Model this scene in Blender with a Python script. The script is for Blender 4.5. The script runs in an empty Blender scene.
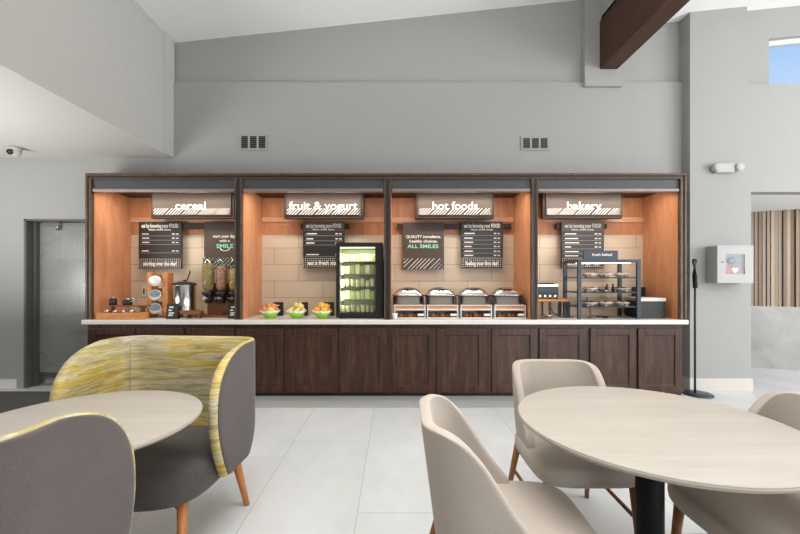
import bpy, bmesh, math, random
from mathutils import Vector, Matrix
random.seed(7)
PI = math.pi
SC = bpy.context.scene
COL = SC.collection

# ---------------------------------------------------------------- camera, sky, lights
F, CX, CY, H = 390.0, 395.0, 279.0, 1.315           # focal length in pixels, vanishing point, eye height
cam_d = bpy.data.cameras.new('camera'); cam = bpy.data.objects.new('camera', cam_d); COL.objects.link(cam)
cam_d.sensor_width = 36; cam_d.lens = F/800*36
cam_d.shift_x = 5/800; cam_d.shift_y = 12/800; cam_d.clip_start = .05
cam.location = (0, 0, H); cam.rotation_euler = (PI/2, 0, 0)
SC.camera = cam
SC.view_settings.view_transform = 'Standard'; SC.view_settings.look = 'None'
SC.view_settings.exposure = 0.0; SC.view_settings.gamma = 1; SC.view_settings.use_curve_mapping = False

w = bpy.data.worlds.new('sky'); SC.world = w; w.use_nodes = True
nt = w.node_tree; nt.nodes.clear()
tc = nt.nodes.new('ShaderNodeTexCoord'); sp = nt.nodes.new('ShaderNodeSeparateXYZ')
rp = nt.nodes.new('ShaderNodeValToRGB'); bg = nt.nodes.new('ShaderNodeBackground'); wo = nt.nodes.new('ShaderNodeOutputWorld')
nt.links.new(tc.outputs['Generated'], sp.inputs[0]); nt.links.new(sp.outputs['Z'], rp.inputs[0])
nt.links.new(rp.outputs[0], bg.inputs[0]); nt.links.new(bg.outputs[0], wo.inputs[0])
rp.color_ramp.elements[0].position = .30; rp.color_ramp.elements[0].color = (.66, .83, 1, 1)
rp.color_ramp.elements[1].position = .50; rp.color_ramp.elements[1].color = (.27, .50, .98, 1)
bg.inputs[1].default_value = .95

def area(name, loc, size, power, color=(1, 1, 1), aim=(0, 0, -1), sy=None, spread=PI):
    l = bpy.data.lights.new(name, 'AREA'); l.energy = power; l.color = color
    l.shape = 'RECTANGLE'; l.size = size; l.size_y = sy or size; l.spread = spread
    o = bpy.data.objects.new(name, l); COL.objects.link(o); o.location = loc
    o.rotation_euler = Vector(aim).to_track_quat('-Z', 'Y').to_euler()
    return o
# daylight: the glazed front behind the camera, the side windows; then low-ceiling lamps and added, unseen lights
area('front_window_daylight', (5.2, -3.9, 1.8), 4.6, 180, (1, .99, .98), (-.18, 1, .06), 2.7)
area('side_window_daylight', (7.5, 1.3, 2.2), 3.2, 255, (1, .99, .98), (-.88, .48, .03), 2.7)
area('right_added_light', (4.6, .2, 4.25), 2.2, 52, (1, .99, .98), (-.16, .0, -1), 2.6)  # added, unseen source that brightens the column and right wall
area('overhead_added_light', (.3, 1.1, 4.0), 2.4, 85, (1, .99, .98), (0, -.12, -1), 2.0, 2.3)  # added overhead light for tabletops and seats, no fixture
area('low_ceiling_lamps', (-4.8, 1.2, 2.70), 2.4, 22, (1, .99, .98), (0, 0, -1), 3.0)
area('added_ceiling_uplight', (1.0, -.2, 2.9), 3.0, 95, (1, .99, .97), (0, .10, 1), 3.0)  # added upward light, out of view, to brighten the high ceiling
area('added_soffit_uplight', (-5.0, 2.0, 1.1), 1.6, 165, (1, .99, .97), (.12, .1, 1), 2.6)  # added upward light, out of view, for the soffit underside
area('hall_lamps', (6.2, 5.0, 2.3), 1.2, 13, (1, .96, .9), (-.1, 0, -1), .5)

def PX(px, Y): return (px-CX)/F*Y
def PZ(py, Y): return H-(py-CY)/F*Y

# ---------------------------------------------------------------- materials
class NB:
    def __init__(s, name):
        s.m = bpy.data.materials.new(name); s.m.use_nodes = True
        s.t = s.m.node_tree; s.b = s.t.nodes['Principled BSDF']
    def n(s, typ, **kw):
        x = s.t.nodes.new('ShaderNode'+typ)
        for k, v in kw.items(): setattr(x, k, v)
        return x
    def l(s, a, b): s.t.links.new(a, b)
    def val(s, sock, v):
        if hasattr(v, 'is_output') or hasattr(v, 'links'): s.l(v, sock)
        else: sock.default_value = v
    def math(s, op, a, b=0.0, c=None):
        x = s.n('Math', operation=op); s.val(x.inputs[0], a); s.val(x.inputs[1], b)
        if c is not None: s.val(x.inputs[2], c)
        return x.outputs[0]
    def coord(s, scale=(1, 1, 1), rot=(0, 0, 0), kind='Object'):
        t = s.n('TexCoord'); m = s.n('Mapping'); s.l(t.outputs[kind], m.inputs[0])
        m.inputs['Scale'].default_value = scale; m.inputs['Rotation'].default_value = rot
        return m.outputs[0]
    def noise(s, vec, scale, detail=4, rough=.55, dist=0):
        x = s.n('TexNoise'); s.l(vec, x.inputs['Vector'])
        x.inputs['Scale'].default_value = scale; x.inputs['Detail'].default_value = detail
        x.inputs['Roughness'].default_value = rough; x.inputs['Distortion'].default_value = dist
        return x.outputs[0]
    def ramp(s, fac, stops):
        x = s.n('ValToRGB'); s.l(fac, x.inputs[0]); e = x.color_ramp.elements
        while len(e) < len(stops): e.new(.5)
        for i, (p, c) in enumerate(stops): e[i].position = p; e[i].color = (*c, 1)
        return x.outputs[0]
    def mix(s, fac, a, b):
        x = s.n('Mix', data_type='RGBA'); s.val(x.inputs[0], fac)
        s.val(x.inputs[6], (*a, 1) if isinstance(a, tuple) else a); s.val(x.inputs[7], (*b, 1) if isinstance(b, tuple) else b)
        return x.outputs[2]
    def bump(s, h, strength=.2, dist=.01):
        x = s.n('Bump'); s.l(h, x.inputs['Height']); x.inputs['Strength'].default_value = strength
        x.inputs['Distance'].default_value = dist; s.l(x.outputs[0], s.b.inputs['Normal'])
def lin(c): return tuple((v/255/12.92 if v/255 <= .04045 else ((v/255+.055)/1.055)**2.4) for v in c)

def plain(name, rgb, rough=.5, metal=0, noise=.06, nscale=12, bump=0, spec=.5, coat=0):
    q = NB(name); c = lin(rgb)
    if noise:
        f = q.noise(q.coord(), nscale)
        q.l(q.ramp(f, [(.25, tuple(x*(1-noise) for x in c)), (.75, tuple(min(1, x*(1+noise)) for x in c))]), q.b.inputs['Base Color'])
        if bump: q.bump(f, bump, .004)
    else: q.b.inputs['Base Color'].default_value = (*c, 1)
    q.b.inputs['Roughness'].default_value = rough; q.b.inputs['Metallic'].default_value = metal
    q.b.inputs['Specular IOR Level'].default_value = spec; q.b.inputs['Coat Weight'].default_value = coat
    return q.m
def wood(name, dark, mid, light, rough=.45, stretch=(14, 14, 1.2), scale=3.0, spec=.4):
    q = NB(name)
    v = q.coord(stretch); f = q.noise(v, scale, 6, .6, .6); g = q.noise(q.coord(tuple(3*a for a in stretch)), scale*2, 3)
    f2 = q.math('ADD', q.math('MULTIPLY', f, .75), q.math('MULTIPLY', g, .25))
    q.l(q.ramp(f2, [(.32, lin(dark)), (.5, lin(mid)), (.68, lin(light))]), q.b.inputs['Base Color'])
    q.b.inputs['Roughness'].default_value = rough; q.b.inputs['Specular IOR Level'].default_value = spec
    q.bump(f2, .05, .003)
    return q.m
def fabric(name, a, b, scale=260):
    q = NB(name); f = q.noise(q.coord((1, 1, .35)), scale, 2, .7); g = q.noise(q.coord(), 6, 3)
    h = q.math('ADD', q.math('MULTIPLY', f, .7), q.math('MULTIPLY', g, .3))
    q.l(q.ramp(h, [(.35, lin(a)), (.65, lin(b))]), q.b.inputs['Base Color'])
    q.b.inputs['Roughness'].default_value = .92; q.b.inputs['Specular IOR Level'].default_value = .15
    q.b.inputs['Sheen Weight'].default_value = .15
    q.bump(f, .18, .002)
    return q.m
def glass(name, rgb=(255, 255, 255), rough=0.0, ior=1.45, mixf=.82):
    q = NB(name); q.t.nodes.remove(q.b)
    o = q.t.nodes['Material Output']; tr = q.n('BsdfTransparent'); gl = q.n('BsdfGlossy'); mx = q.n('MixShader')
    tr.inputs[0].default_value = (*lin(rgb), 1); gl.inputs[1].default_value = .03 if not rough else rough
    fr = q.n('Fresnel'); fr.inputs[0].default_value = ior
    ge = q.n('NewGeometry'); q.l(q.math('MULTIPLY', fr.outputs[0], q.math('SUBTRACT', 1.0, ge.outputs['Backfacing'])), mx.inputs[0]); q.l(tr.outputs[0], mx.inputs[1]); q.l(gl.outputs[0], mx.inputs[2]); q.l(mx.outputs[0], o.inputs[0])
    return q.m
def emit(name, rgb, s):
    q = NB(name); q.b.inputs['Base Color'].default_value = (*lin(rgb), 1)
    q.b.inputs['Emission Color'].default_value = (*lin(rgb), 1); q.b.inputs['Emission Strength'].default_value = s
    return q.m

M = {}
M['wall'] = plain('grey_wall_paint', (158, 158, 155), .85, noise=.025, nscale=40, bump=.05, spec=.2)
M['ceiling'] = plain('white_ceiling_paint', (242, 241, 238), .9, noise=.03, nscale=60, bump=.08, spec=.2)
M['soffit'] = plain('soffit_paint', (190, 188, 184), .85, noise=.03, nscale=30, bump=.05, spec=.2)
M['white'] = plain('white_paint', (216, 215, 211), .55, noise=.02)
M['whiteplastic'] = plain('white_plastic', (176, 176, 174), .65, noise=.01, spec=.2)
M['beam'] = wood('beam_wood', (52, 29, 19), (68, 40, 27), (82, 50, 35), .5, (10, 1, 10), 2.2)
M['cab'] = wood('stained_cabinet_wood', (38, 22, 15), (60, 36, 24), (88, 57, 40), .38, (9, 9, 1.1), 3.0, .45)
M['cabdark'] = wood('cabinet_recess_wood', (26, 16, 12), (34, 21, 15), (42, 26, 19), .5)
M['frame'] = wood('alcove_frame_wood', (62, 46, 34), (84, 64, 48), (108, 86, 66), .45, (6, 6, 3))
M['framedark'] = plain('alcove_frame_groove', (30, 25, 22), .5)
M['valance'] = plain('charcoal_valance', (66, 66, 68), .45, noise=.05)
M['lip'] = plain('aluminium_lip', (140, 128, 123), .35, .5, noise=.03)
M['alcwood'] = wood('orange_maple_panel', (178, 116, 80), (196, 134, 95), (210, 150, 110), .4, (5, 5, .8), 2.4)
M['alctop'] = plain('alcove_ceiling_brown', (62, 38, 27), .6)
M['strip'] = wood('light_trim_wood', (190, 140, 104), (208, 160, 124), (220, 176, 140), .5, (1, 5, 5))
M['rail'] = plain('dark_rail', (44, 30, 24), .5)
M['counter'] = plain('white_stone_counter', (222, 217, 210), .25, noise=.03, nscale=25)
M['black'] = plain('black_plastic', (22, 22, 23), .4, noise=.05)
M['pedestal'] = plain('matt_black_steel', (9, 9, 9), .6, spec=.2)
M['blackmetal'] = plain('black_metal', (38, 40, 44), .38, .3, noise=.04)
M['slate'] = plain('dark_slate_metal', (56, 62, 70), .4, .3, noise=.05)
M['steel'] = plain('brushed_steel', (158, 153, 147), .34, 1, noise=.1, nscale=30)
M['chrome'] = plain('polished_steel', (206, 204, 200), .22, 1, noise=.05)
M['tray'] = wood('tray_wood', (178, 112, 58), (200, 132, 74), (216, 150, 92), .5, (2, 2, 9), 4)
M['darkwood'] = wood('brown_stand_wood', (98, 58, 36), (122, 76, 48), (140, 90, 58), .5, (2, 2, 8), 4)
M['leg'] = wood('orange_beech', (176, 108, 56), (196, 126, 70), (212, 146, 88), .42, (22, 22, 1.5), 3)
M['legdark'] = wood('walnut_leg', (110, 68, 36), (134, 86, 48), (152, 102, 60), .42, (22, 22, 1.5), 3)
M['boardface'] = plain('menu_board_black', (38, 36, 36), .38, noise=.05, spec=.5)
M['boardtop'] = plain('menu_board_taupe', (96, 78, 66), .42, noise=.05)
M['signface'] = plain('sign_bronze', (74, 60, 50), .45, .15, noise=.05)
M['smileface'] = plain('poster_brown', (72, 58, 50), .45, noise=.06)
M['print'] = plain('white_print', (228, 226, 220), .6, noise=0)
M['mint'] = plain('mint_print', (150, 222, 180), .6, noise=0)
M['grey_line'] = plain('grey_print', (150, 140, 132), .6, noise=0)
M['green'] = plain('green_glaze', (140, 196, 40), .25, noise=.05, coat=.4)
M['paper'] = plain('white_paper_liner', (240, 234, 222), .8, noise=.03)
M['ceramic'] = plain('white_ceramic', (238, 236, 232), .2, noise=.01, coat=.3)
M['inside_shade'] = plain('bowl_inside', (150, 158, 168), .3, noise=.05)  # blue-grey paints shade inside the two lower bowls
M['glass'] = glass('clear_glass')
M['acrylic'] = glass('clear_acrylic', (240, 245, 242))
M['pane'] = glass('window_glass', (245, 250, 255))
M['oak_top'] = wood('pale_table_laminate', (160, 152, 142), (165, 158, 148), (171, 164, 155), .42, (1.0, 9, 9), 1.6, .35)
M['oak_edge'] = plain('table_edge_band', (158, 148, 135), .5, noise=.04)
M['beige'] = fabric('beige_upholstery', (161, 150, 139), (174, 164, 153), 420)
M['purple'] = fabric('mauve_grey_upholstery', (77, 70, 68), (92, 84, 82), 420)
M['darkseat'] = fabric('charcoal_seat_fabric', (66, 62, 60), (88, 83, 80))
M['piping'] = plain('pale_piping', (196, 186, 150), .8, noise=.05)
M['carpet'] = fabric('dark_carpet', (40, 36, 37), (66, 60, 60), 120)
M['jamb'] = plain('dark_grey_jamb', (98, 99, 94), .5, .2, noise=.04)
M['pastry'] = plain('golden_pastry', (206, 150, 84), .6, noise=.25, nscale=40, bump=.3)
M['pastry_dark'] = plain('brown_pastry', (132, 78, 40), .6, noise=.25, nscale=40, bump=.3)
M['cereal_mix'] = None

def streak():
    q = NB('yellow_streaked_upholstery')
    v = q.coord((3.0, 3.0, 34), (.10, .14, 0)); a = q.noise(v, 1.0, 7, .72, .9)
    v2 = q.coord((1.3, 1.3, 7), (.12, .12, .4)); b = q.noise(v2, 1.0, 5, .6, .5)
    c1 = q.ramp(a, [(.36, lin((132, 124, 106))), (.45, lin((206, 198, 178))), (.53, lin((168, 152, 92))), (.62, lin((128, 116, 66)))])
    c2 = q.ramp(b, [(.40, lin((160, 150, 134))), (.48, lin((182, 170, 112))), (.56, lin((208, 170, 38))), (.64, lin((156, 136, 48)))])
    f = q.ramp(q.noise(q.coord((1.5, 1.5, 60)), 1.5, 4), [(.4, (.25, .25, .25)), (.6, (.75, .75, .75))])
    q.l(q.mix(f, c1, c2), q.b.inputs['Base Color'])
    q.b.inputs['Roughness'].default_value = .85; q.b.inputs['Specular IOR Level'].default_value = .2
    q.bump(q.noise(q.coord(), 300, 2), .15, .002)
    return q.m
M['yellow'] = streak()

def floor_tile():
    q = NB('pale_grey_floor_tile'); t = q.n('TexCoord'); s = q.n('SeparateXYZ'); q.l(t.outputs['Object'], s.inputs[0])
    u = q.math('DIVIDE', q.math('ADD', s.outputs[0], .2143), .61); col = q.math('FLOOR', u); fu = q.math('FRACT', u)
    v = q.math('ADD', q.math('DIVIDE', q.math('SUBTRACT', s.outputs[1], 2.192), 1.27), q.math('MULTIPLY', col, -.23)); row = q.math('FLOOR', v); fv = q.math('FRACT', v)
    g = q.math('MAXIMUM', q.math('LESS_THAN', fu, .007), q.math('LESS_THAN', fv, .0032))
    cv = q.n('CombineXYZ'); q.l(col, cv.inputs[0]); q.l(row, cv.inputs[1])
    wn = q.n('TexWhiteNoise'); q.l(cv.outputs[0], wn.inputs[0])
    nz = q.noise(q.coord((1, .55, 1), (0, 0, .5)), 2.4, 6, .6, 0)
    m = q.math('ADD', q.math('MULTIPLY', nz, .85), q.math('MULTIPLY', wn.outputs[0], .12))
    c = q.ramp(m, [(.0, lin((168, 170, 170))), (1.0, lin((220, 222, 222)))])
    q.l(q.mix(g, c, lin((150, 152, 151))), q.b.inputs['Base Color'])
    q.b.inputs['Roughness'].default_value = .29
    q.b.inputs['Specular IOR Level'].default_value = .45
    return q.m
M['tilefloor'] = floor_tile()
def backsplash():
    q = NB('cream_wall_tile'); b = q.n('TexBrick')
    v = q.coord((1, 1, 1), (PI/2, 0, 0)); q.l(v, b.inputs['Vector'])
    b.inputs['Color1'].default_value = (*lin((204, 184, 160)), 1); b.inputs['Color2'].default_value = (*lin((209, 190, 167)), 1)
    b.inputs['Mortar'].default_value = (*lin((176, 150, 122)), 1); b.inputs['Scale'].default_value = 1
    b.inputs['Mortar Size'].default_value = .0045; b.inputs['Brick Width'].default_value = .62; b.inputs['Row Height'].default_value = .213
    q.l(b.outputs[0], q.b.inputs['Base Color']); q.b.inputs['Roughness'].default_value = .35
    return q.m
M['backsplash'] = backsplash()
def marble():
    q = NB('grey_marble_slab'); a = q.noise(q.coord((1, 1, 1), (0, .5, 0)), 1.6, 8, .65, 1.2)
    q.l(q.ramp(a, [(.3, lin((140, 139, 136))), (.5, lin((162, 160, 156))), (.7, lin((172, 170, 165)))]), q.b.inputs['Base Color'])
    q.b.inputs['Roughness'].default_value = .3; return q.m
M['marble'] = marble()
def slats():
    q = NB('striped_slat_panel'); t = q.n('TexCoord'); s = q.n('SeparateXYZ'); q.l(t.outputs['Object'], s.inputs[0])
    u = q.math('DIVIDE', s.outputs[0], .046); c = q.math('FLOOR', u)
    w_ = q.n('TexWhiteNoise', noise_dimensions='1D'); q.l(c, w_.inputs['W'])
    g = q.noise(q.coord((30, 30, .8)), 2, 4)
    q.l(q.ramp(q.math('ADD', q.math('MULTIPLY', w_.outputs[0], .7), q.math('MULTIPLY', g, .3)),
               [(.2, lin((126, 106, 86))), (.45, lin((152, 130, 108))), (.6, lin((146, 138, 130))), (.85, lin((176, 160, 142)))]), q.b.inputs['Base Color'])
    q.b.inputs['Roughness'].default_value = .6; return q.m
M['slat'] = slats()
def steel_door():
    q = NB('brushed_door_steel'); f = q.noise(q.coord((60, 60, .5)), 3, 4); g = q.noise(q.coord((.5, 1, 1.6)), 2, 2)
    q.l(q.ramp(f, [(.3, lin((150, 151, 149))), (.7, lin((172, 173, 170)))]), q.b.inputs['Base Color'])
    q.b.inputs['Metallic'].default_value = .45
    q.l(q.ramp(g, [(.3, (.22,)*3), (.7, (.36,)*3)]), q.b.inputs['Roughness'])
    q.bump(g, .06, .05); return q.m
M['steeldoor'] = steel_door()
def dots():
    q = NB('dotted_print'); t = q.n('TexCoord'); s = q.n('SeparateXYZ'); q.l(t.outputs['Object'], s.inputs[0])
    k = 2*PI/.034
    a = q.math('MULTIPLY', q.math('SINE', q.math('MULTIPLY', q.math('ADD', s.outputs[0], s.outputs[2]), k*.7)),
               q.math('SINE', q.math('MULTIPLY', q.math('SUBTRACT', s.outputs[0], s.outputs[2]), k*.7)))
    q.l(q.mix(q.math('GREATER_THAN', a, .42), lin((34, 32, 32)), lin((206, 196, 184))), q.b.inputs['Base Color'])
    q.b.inputs['Roughness'].default_value = .45; return q.m
M['dots'] = dots()
def speck(name, cols, scale):
    q = NB(name); v = q.n('TexVoronoi'); q.l(q.coord(), v.inputs['Vector']); v.inputs['Scale'].default_value = scale
    w_ = q.n('TexWhiteNoise'); q.l(v.outputs['Color'], w_.inputs[0])
    n = len(cols)
    x = q.ramp(w_.outputs[0], [(i/n, lin(c)) for i, c in enumerate(cols)])
    x.node.color_ramp.interpolation = 'CONSTANT'
    q.l(x, q.b.inputs['Base Color']); q.b.inputs['Roughness'].default_value = .7
    q.bump(v.outputs['Distance'], .6, .006); return q.m
M['cereal_green'] = speck('green_gold_cereal', [(186, 150, 90), (150, 142, 84), (206, 172, 112), (160, 112, 72), (196, 170, 124)], 75)
M['cereal_pink'] = speck('pink_brown_cereal', [(206, 110, 100), (186, 140, 110), (160, 96, 70), (214, 150, 140), (196, 160, 120)], 75)
M['cereal_gold'] = speck('golden_cereal', [(206, 160, 90), (186, 130, 70), (226, 190, 120)], 75)

# ---------------------------------------------------------------- geometry helpers
class MB:
    def __init__(s): s.bm = bmesh.new()
    def box(s, x0, x1, y0, y1, z0, z1, mi=0):
        v = [s.bm.verts.new((x, y, z)) for z in (z0, z1) for y in (y0, y1) for x in (x0, x1)]
        for f in ((0, 2, 3, 1), (4, 5, 7, 6), (0, 1, 5, 4), (2, 6, 7, 3), (0, 4, 6, 2), (1, 3, 7, 5)):
            q = s.bm.faces.new([v[i] for i in f]); q.material_index = mi
        return s
    def rings(s, rings, cap0=True, cap1=True, mi=0, closed=True, smooth=True):
        R = [[s.bm.verts.new(p) for p in r] for r in rings]; n = len(R[0])
        for a, b in zip(R, R[1:]):
            for i in range(n if closed else n-1):
                j = (i+1) % n
                f = s.bm.faces.new((a[i], a[j], b[j], b[i])); f.smooth = smooth; f.material_index = mi
        if cap0: f = s.bm.faces.new(R[0][::-1]); f.material_index = mi
        if cap1: f = s.bm.faces.new(R[-1]); f.material_index = mi
        return R
    def tube(s, p0, p1, r0, r1=None, n=16, mi=0):
        p0, p1 = Vector(p0), Vector(p1); r1 = r0 if r1 is None else r1
        q = (p1-p0).to_track_quat('Z', 'Y').to_matrix(); e = [q @ Vector((math.cos(2*PI*i/n), math.sin(2*PI*i/n), 0)) for i in range(n)]
        s.rings([[p0+d*r0 for d in e], [p1+d*r1 for d in e]]); return s
    def path(s, pts, r, n=10):
        pts = [Vector(p) for p in pts]; R = []
        for i, p in enumerate(pts):
            d = (pts[min(i+1, len(pts)-1)]-pts[max(i-1, 0)]); q = d.to_track_quat('Z', 'Y').to_matrix()
            R.append([p+q @ Vector((r*math.cos(2*PI*k/n), r*math.sin(2*PI*k/n), 0)) for k in range(n)])
        s.rings(R); return s
    def lathe(s, prof, c=(0, 0, 0), n=32, mat=None, mi=0):
        rs = []
        for r, z in prof:
            r = max(r, .0004)
            ring = [Vector((r*math.cos(2*PI*i/n), r*math.sin(2*PI*i/n), z)) for i in range(n)]
            if mat is not None: ring = [mat @ v for v in ring]
            rs.append([v+Vector(c) for v in ring])
        s.rings(rs, mi=mi); return s
    def prism(s, poly, y0, y1, mi=0):              # poly in x,z extruded along y
        s.rings([[(x, y0, z) for x, z in poly], [(x, y1, z) for x, z in poly]], smooth=False, mi=mi); return s
    def build(s, name, mat, parent=None, bevel=0, sub=0, seg=2, smooth=None, weld=False):
        bmesh.ops.recalc_face_normals(s.bm, faces=s.bm.faces)
        if parent is not None:
            par = parent; off = Vector((0, 0, 0))
            while par is not None: off += par.location; par = par.parent
            bmesh.ops.translate(s.bm, verts=s.bm.verts, vec=-off)
        me = bpy.data.meshes.new(name); s.bm.to_mesh(me); s.bm.free()
        for m in (mat if isinstance(mat, (list, tuple)) else [mat]): me.materials.append(m)
        o = bpy.data.objects.new(name, me); COL.objects.link(o)
        if parent is not None: o.parent = parent
        if bevel:
            b = o.modifiers.new('bevel', 'BEVEL'); b.width = bevel; b.segments = seg; b.limit_method = 'ANGLE'
        if sub:
            b = o.modifiers.new('sub', 'SUBSURF'); b.levels = b.render_levels = sub
            for p in me.polygons: p.use_smooth = True
        return o
def thing(name, loc, label, cat, group=None):
    o = bpy.data.objects.new(name, None); COL.objects.link(o); o.location = loc; o.empty_display_size = .1
    return tag(o, label, cat, group)
def tag(o, label, cat, group=None, kind=None):
    o['label'] = label; o['category'] = cat
    if group: o['group'] = group
    if kind: o['kind'] = kind
    return o
def struct(o, label=None):
    o['kind'] = 'structure'
    if label: o['label'] = label
    return o
def recentre(o):                                    # put the origin of a one-mesh thing at its base
    me = o.data; xs = [v.co for v in me.vertices]
    c = Vector(((min(v.x for v in xs)+max(v.x for v in xs))/2, (min(v.y for v in xs)+max(v.y for v in xs))/2, min(v.z for v in xs)))
    me.transform(Matrix.Translation(-c)); o.location = c; return o
def copy_tree(o, parent=None):
    c = o.copy(); COL.objects.link(c)
    if parent is not None: c.parent = parent
    for ch in [x for x in COL.objects if x.parent == o]: copy_tree(ch, c)
    return c
def text(s, x, y, z, width, mat, parent, name='printed_marks', height=None, bold=.0, shear=0):
    cu = bpy.data.curves.new(name, 'FONT'); cu.body = s; cu.align_x = 'CENTER'; cu.align_y = 'BOTTOM_BASELINE'
    cu.size = 1; cu.extrude = .002; cu.offset = bold; cu.shear = shear; cu.resolution_u = 3; cu.materials.append(mat)
    o = bpy.data.objects.new(name, cu); COL.objects.link(o)
    bpy.context.view_layer.update()
    me = bpy.data.meshes.new_from_object(o); bpy.data.objects.remove(o); bpy.data.curves.remove(cu)
    o = bpy.data.objects.new(name, me); COL.objects.link(o); bpy.context.view_layer.update()
    wd = max(o.dimensions.x, .01); k = width/wd
    o.scale = (k, (height/.72 if height else k), 1)
    o.rotation_euler = (PI/2, 0, 0); o.parent = parent
    off = Vector((0, 0, 0)); par = parent
    while par is not None: off += par.location; par = par.parent
    o.location = Vector((x, y, z))-off
    return o

# ---------------------------------------------------------------- room shell
YF, YW, YU, YB, YC, YR = 4.346, 4.705, 4.75, 5.02, 4.58, 4.667      # alcove front, wall, upper wall, alcove back, column, upper right wall
XL, XR = PX(85, YF), PX(687, YF)                                   # alcove frame ends
ZT = PZ(173, YF)                                                   # alcove frame top
XS = PX(172.5, YW); ZS = PZ(158, YW)                               # soffit face, soffit underside
ZLEDGE = 3.69
def ceil_l(x): return 4.189+.1058*(x+2.70)
def ceil_r(x): return 4.445+.10*(x-3.4)
XB0, XB1, ZB0, ZB1 = PX(598, 4.7), PX(615.5, 4.7), PZ(71, 4.7), PZ(24, 4.7)   # beam
XC0, XC1 = PX(690, YC), PX(747, YC)                                # column
XA = PX(751, YC); ZA = PZ(192, YC)                                 # passage opening

b = MB(); b.box(-8, 8, -4.5, 6.6, -.1, 0); struct(b.build('floor', M['tilefloor']))
b = MB(); b.box(-8, -2.98, -4.5, PZ(0, 0) and 512.85/(392-279), 0, .008)
struct(b.build('floor_carpet', M['carpet']), 'dark carpet under the low ceiling')
b = MB(); b.box(XL, XR+.0, 3.98, YF+.02, 0, .003)  # thin darker grey strip laid on the floor before the cabinets
struct(b.build('trim_1', plain('grey_floor_strip', (160, 162, 161), .35, noise=.04, nscale=5)), 'grey floor strip along the base cabinets')

DX0, DX1, DZ = PX(24, YW), XL, PZ(219, YW)                     # door opening
b = MB()
b.box(-8, DX0, YW, YW+.15, 0, ZT-.005)
b.box(DX0, XL+.01, YW, YW+.15, DZ, ZT-.005)
b.box(-8, XR, YW, YW+.15, ZT-.005, ZLEDGE)
b.box(XR, XC0+.1, YW, YW+.15, 0, ZLEDGE)
b.box(-8, XC0+.1, YU, YU+.15, ZLEDGE, 5.0)
struct(b.build('wall_back', M['wall']))
b = MB()
b.box(XC0, XA, YC, YC+.35, 0, 2.2); b.box(XC0, XA, YC, YC+.35, 2.2, PZ(84, YC))
b.box(XC0, XC1, YC, YU+.15, PZ(84, YC), 4.6)
struct(b.build('wall_column', M['wall']))
# right wall with header over the passage and the high window
WX0, WX1, WZ0 = PX(769, YR), 6.3, PZ(86, YR)
def wtop(x): return PZ(38.5, YR)+.10*(x-WX0)
b = MB()
b.box(XA, 8, YC, YC+.15, ZA, PZ(84, YC))
b.box(XC1, WX0, YR, YR+.14, WZ0-.2, 4.75)
b.box(WX1, 8, YR, YR+.14, WZ0-.2, 5.0)
b.prism([(WX0, wtop(WX0)), (WX1, wtop(WX1)), (WX1, 5.0), (WX0, 4.8)], YR, YR+.14)
struct(b.build('wall_right', M['wall']))
wf = MB(); t = .035
wf.prism([(WX0, wtop(WX0)-.055), (WX1, wtop(WX1)-.055), (WX1, wtop(WX1)), (WX0, wtop(WX0))], YR+.06, YR+.12)
wf.box(WX0, WX0+t*.4, YR+.06, YR+.12, WZ0, wtop(WX0)); wf.box(WX0, WX1, YR+.06, YR+.12, WZ0, WZ0+.02); wf.box(WX1-t, WX1, YR+.06, YR+.12, WZ0, wtop(WX1))
wf.box(5.35, 5.39, YR+.06, YR+.12, WZ0, wtop(5.3))
win = struct(wf.build('window_1', M['white']), 'high window with sloping head showing blue sky')
b = MB(); b.prism([(WX0+.01, WZ0+.01), (WX1-.01, WZ0+.01), (WX1-.01, wtop(WX1)-.03), (WX0+.01, wtop(WX0)-.03)], YR+.088, YR+.092)
b.build('pane', M['pane'], win)
# ceilings
b = MB(); b.prism([(XS-.2, ceil_l(XS-.2)), (XB1, ceil_l(XB1)), (XB1, ceil_l(XB1)+.1), (XS-.2, ceil_l(XS-.2)+.1)], -4.5, YU+.15)
b.prism([(XB0+.02, ceil_r(XB0)), (8, ceil_r(8)), (8, ceil_r(8)+.1), (XB0+.02, ceil_r(XB0)+.1)], -4.5, YU+.15)
struct(b.build('ceiling', M['ceiling']))
b = MB(); b.box(XB0+.02, XB1-.03, -4.5, YU, ZB1-.02, ceil_l(XB1)+.05); struct(b.build('wall_beam_fascia', M['wall']))
b = MB(); b.box(-8, XS-.12, -4.5, YW+.02, ZS, ZS+.12); b.box(XS-.12, XS, -4.5, YW+.02, ZS, 5.0)
struct(b.build('ceiling_soffit', M['soffit']))
b = MB(); b.box(XS+.0005, XS+.014, 4.52, YW+.02, ZS+.002, ceil_l(XS)-.01); struct(b.build('trim_2', M['soffit']), 'narrow end strip of the soffit')
b = MB(); b.box(PX(585, 4.66), PX(623, 4.66), 4.66, YU+.02, PZ(86, 4.66), ceil_l(PX(585, 4.66))+.05)
struct(b.build('wall_beam_post', M['wall']))
b = MB(); b.box(XB0, XB1, -4.5, 4.665, ZB0, ZB1); struct(b.build('ceiling_beam', M['beam'], bevel=.004), 'dark wooden beam running along the ceiling')
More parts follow.
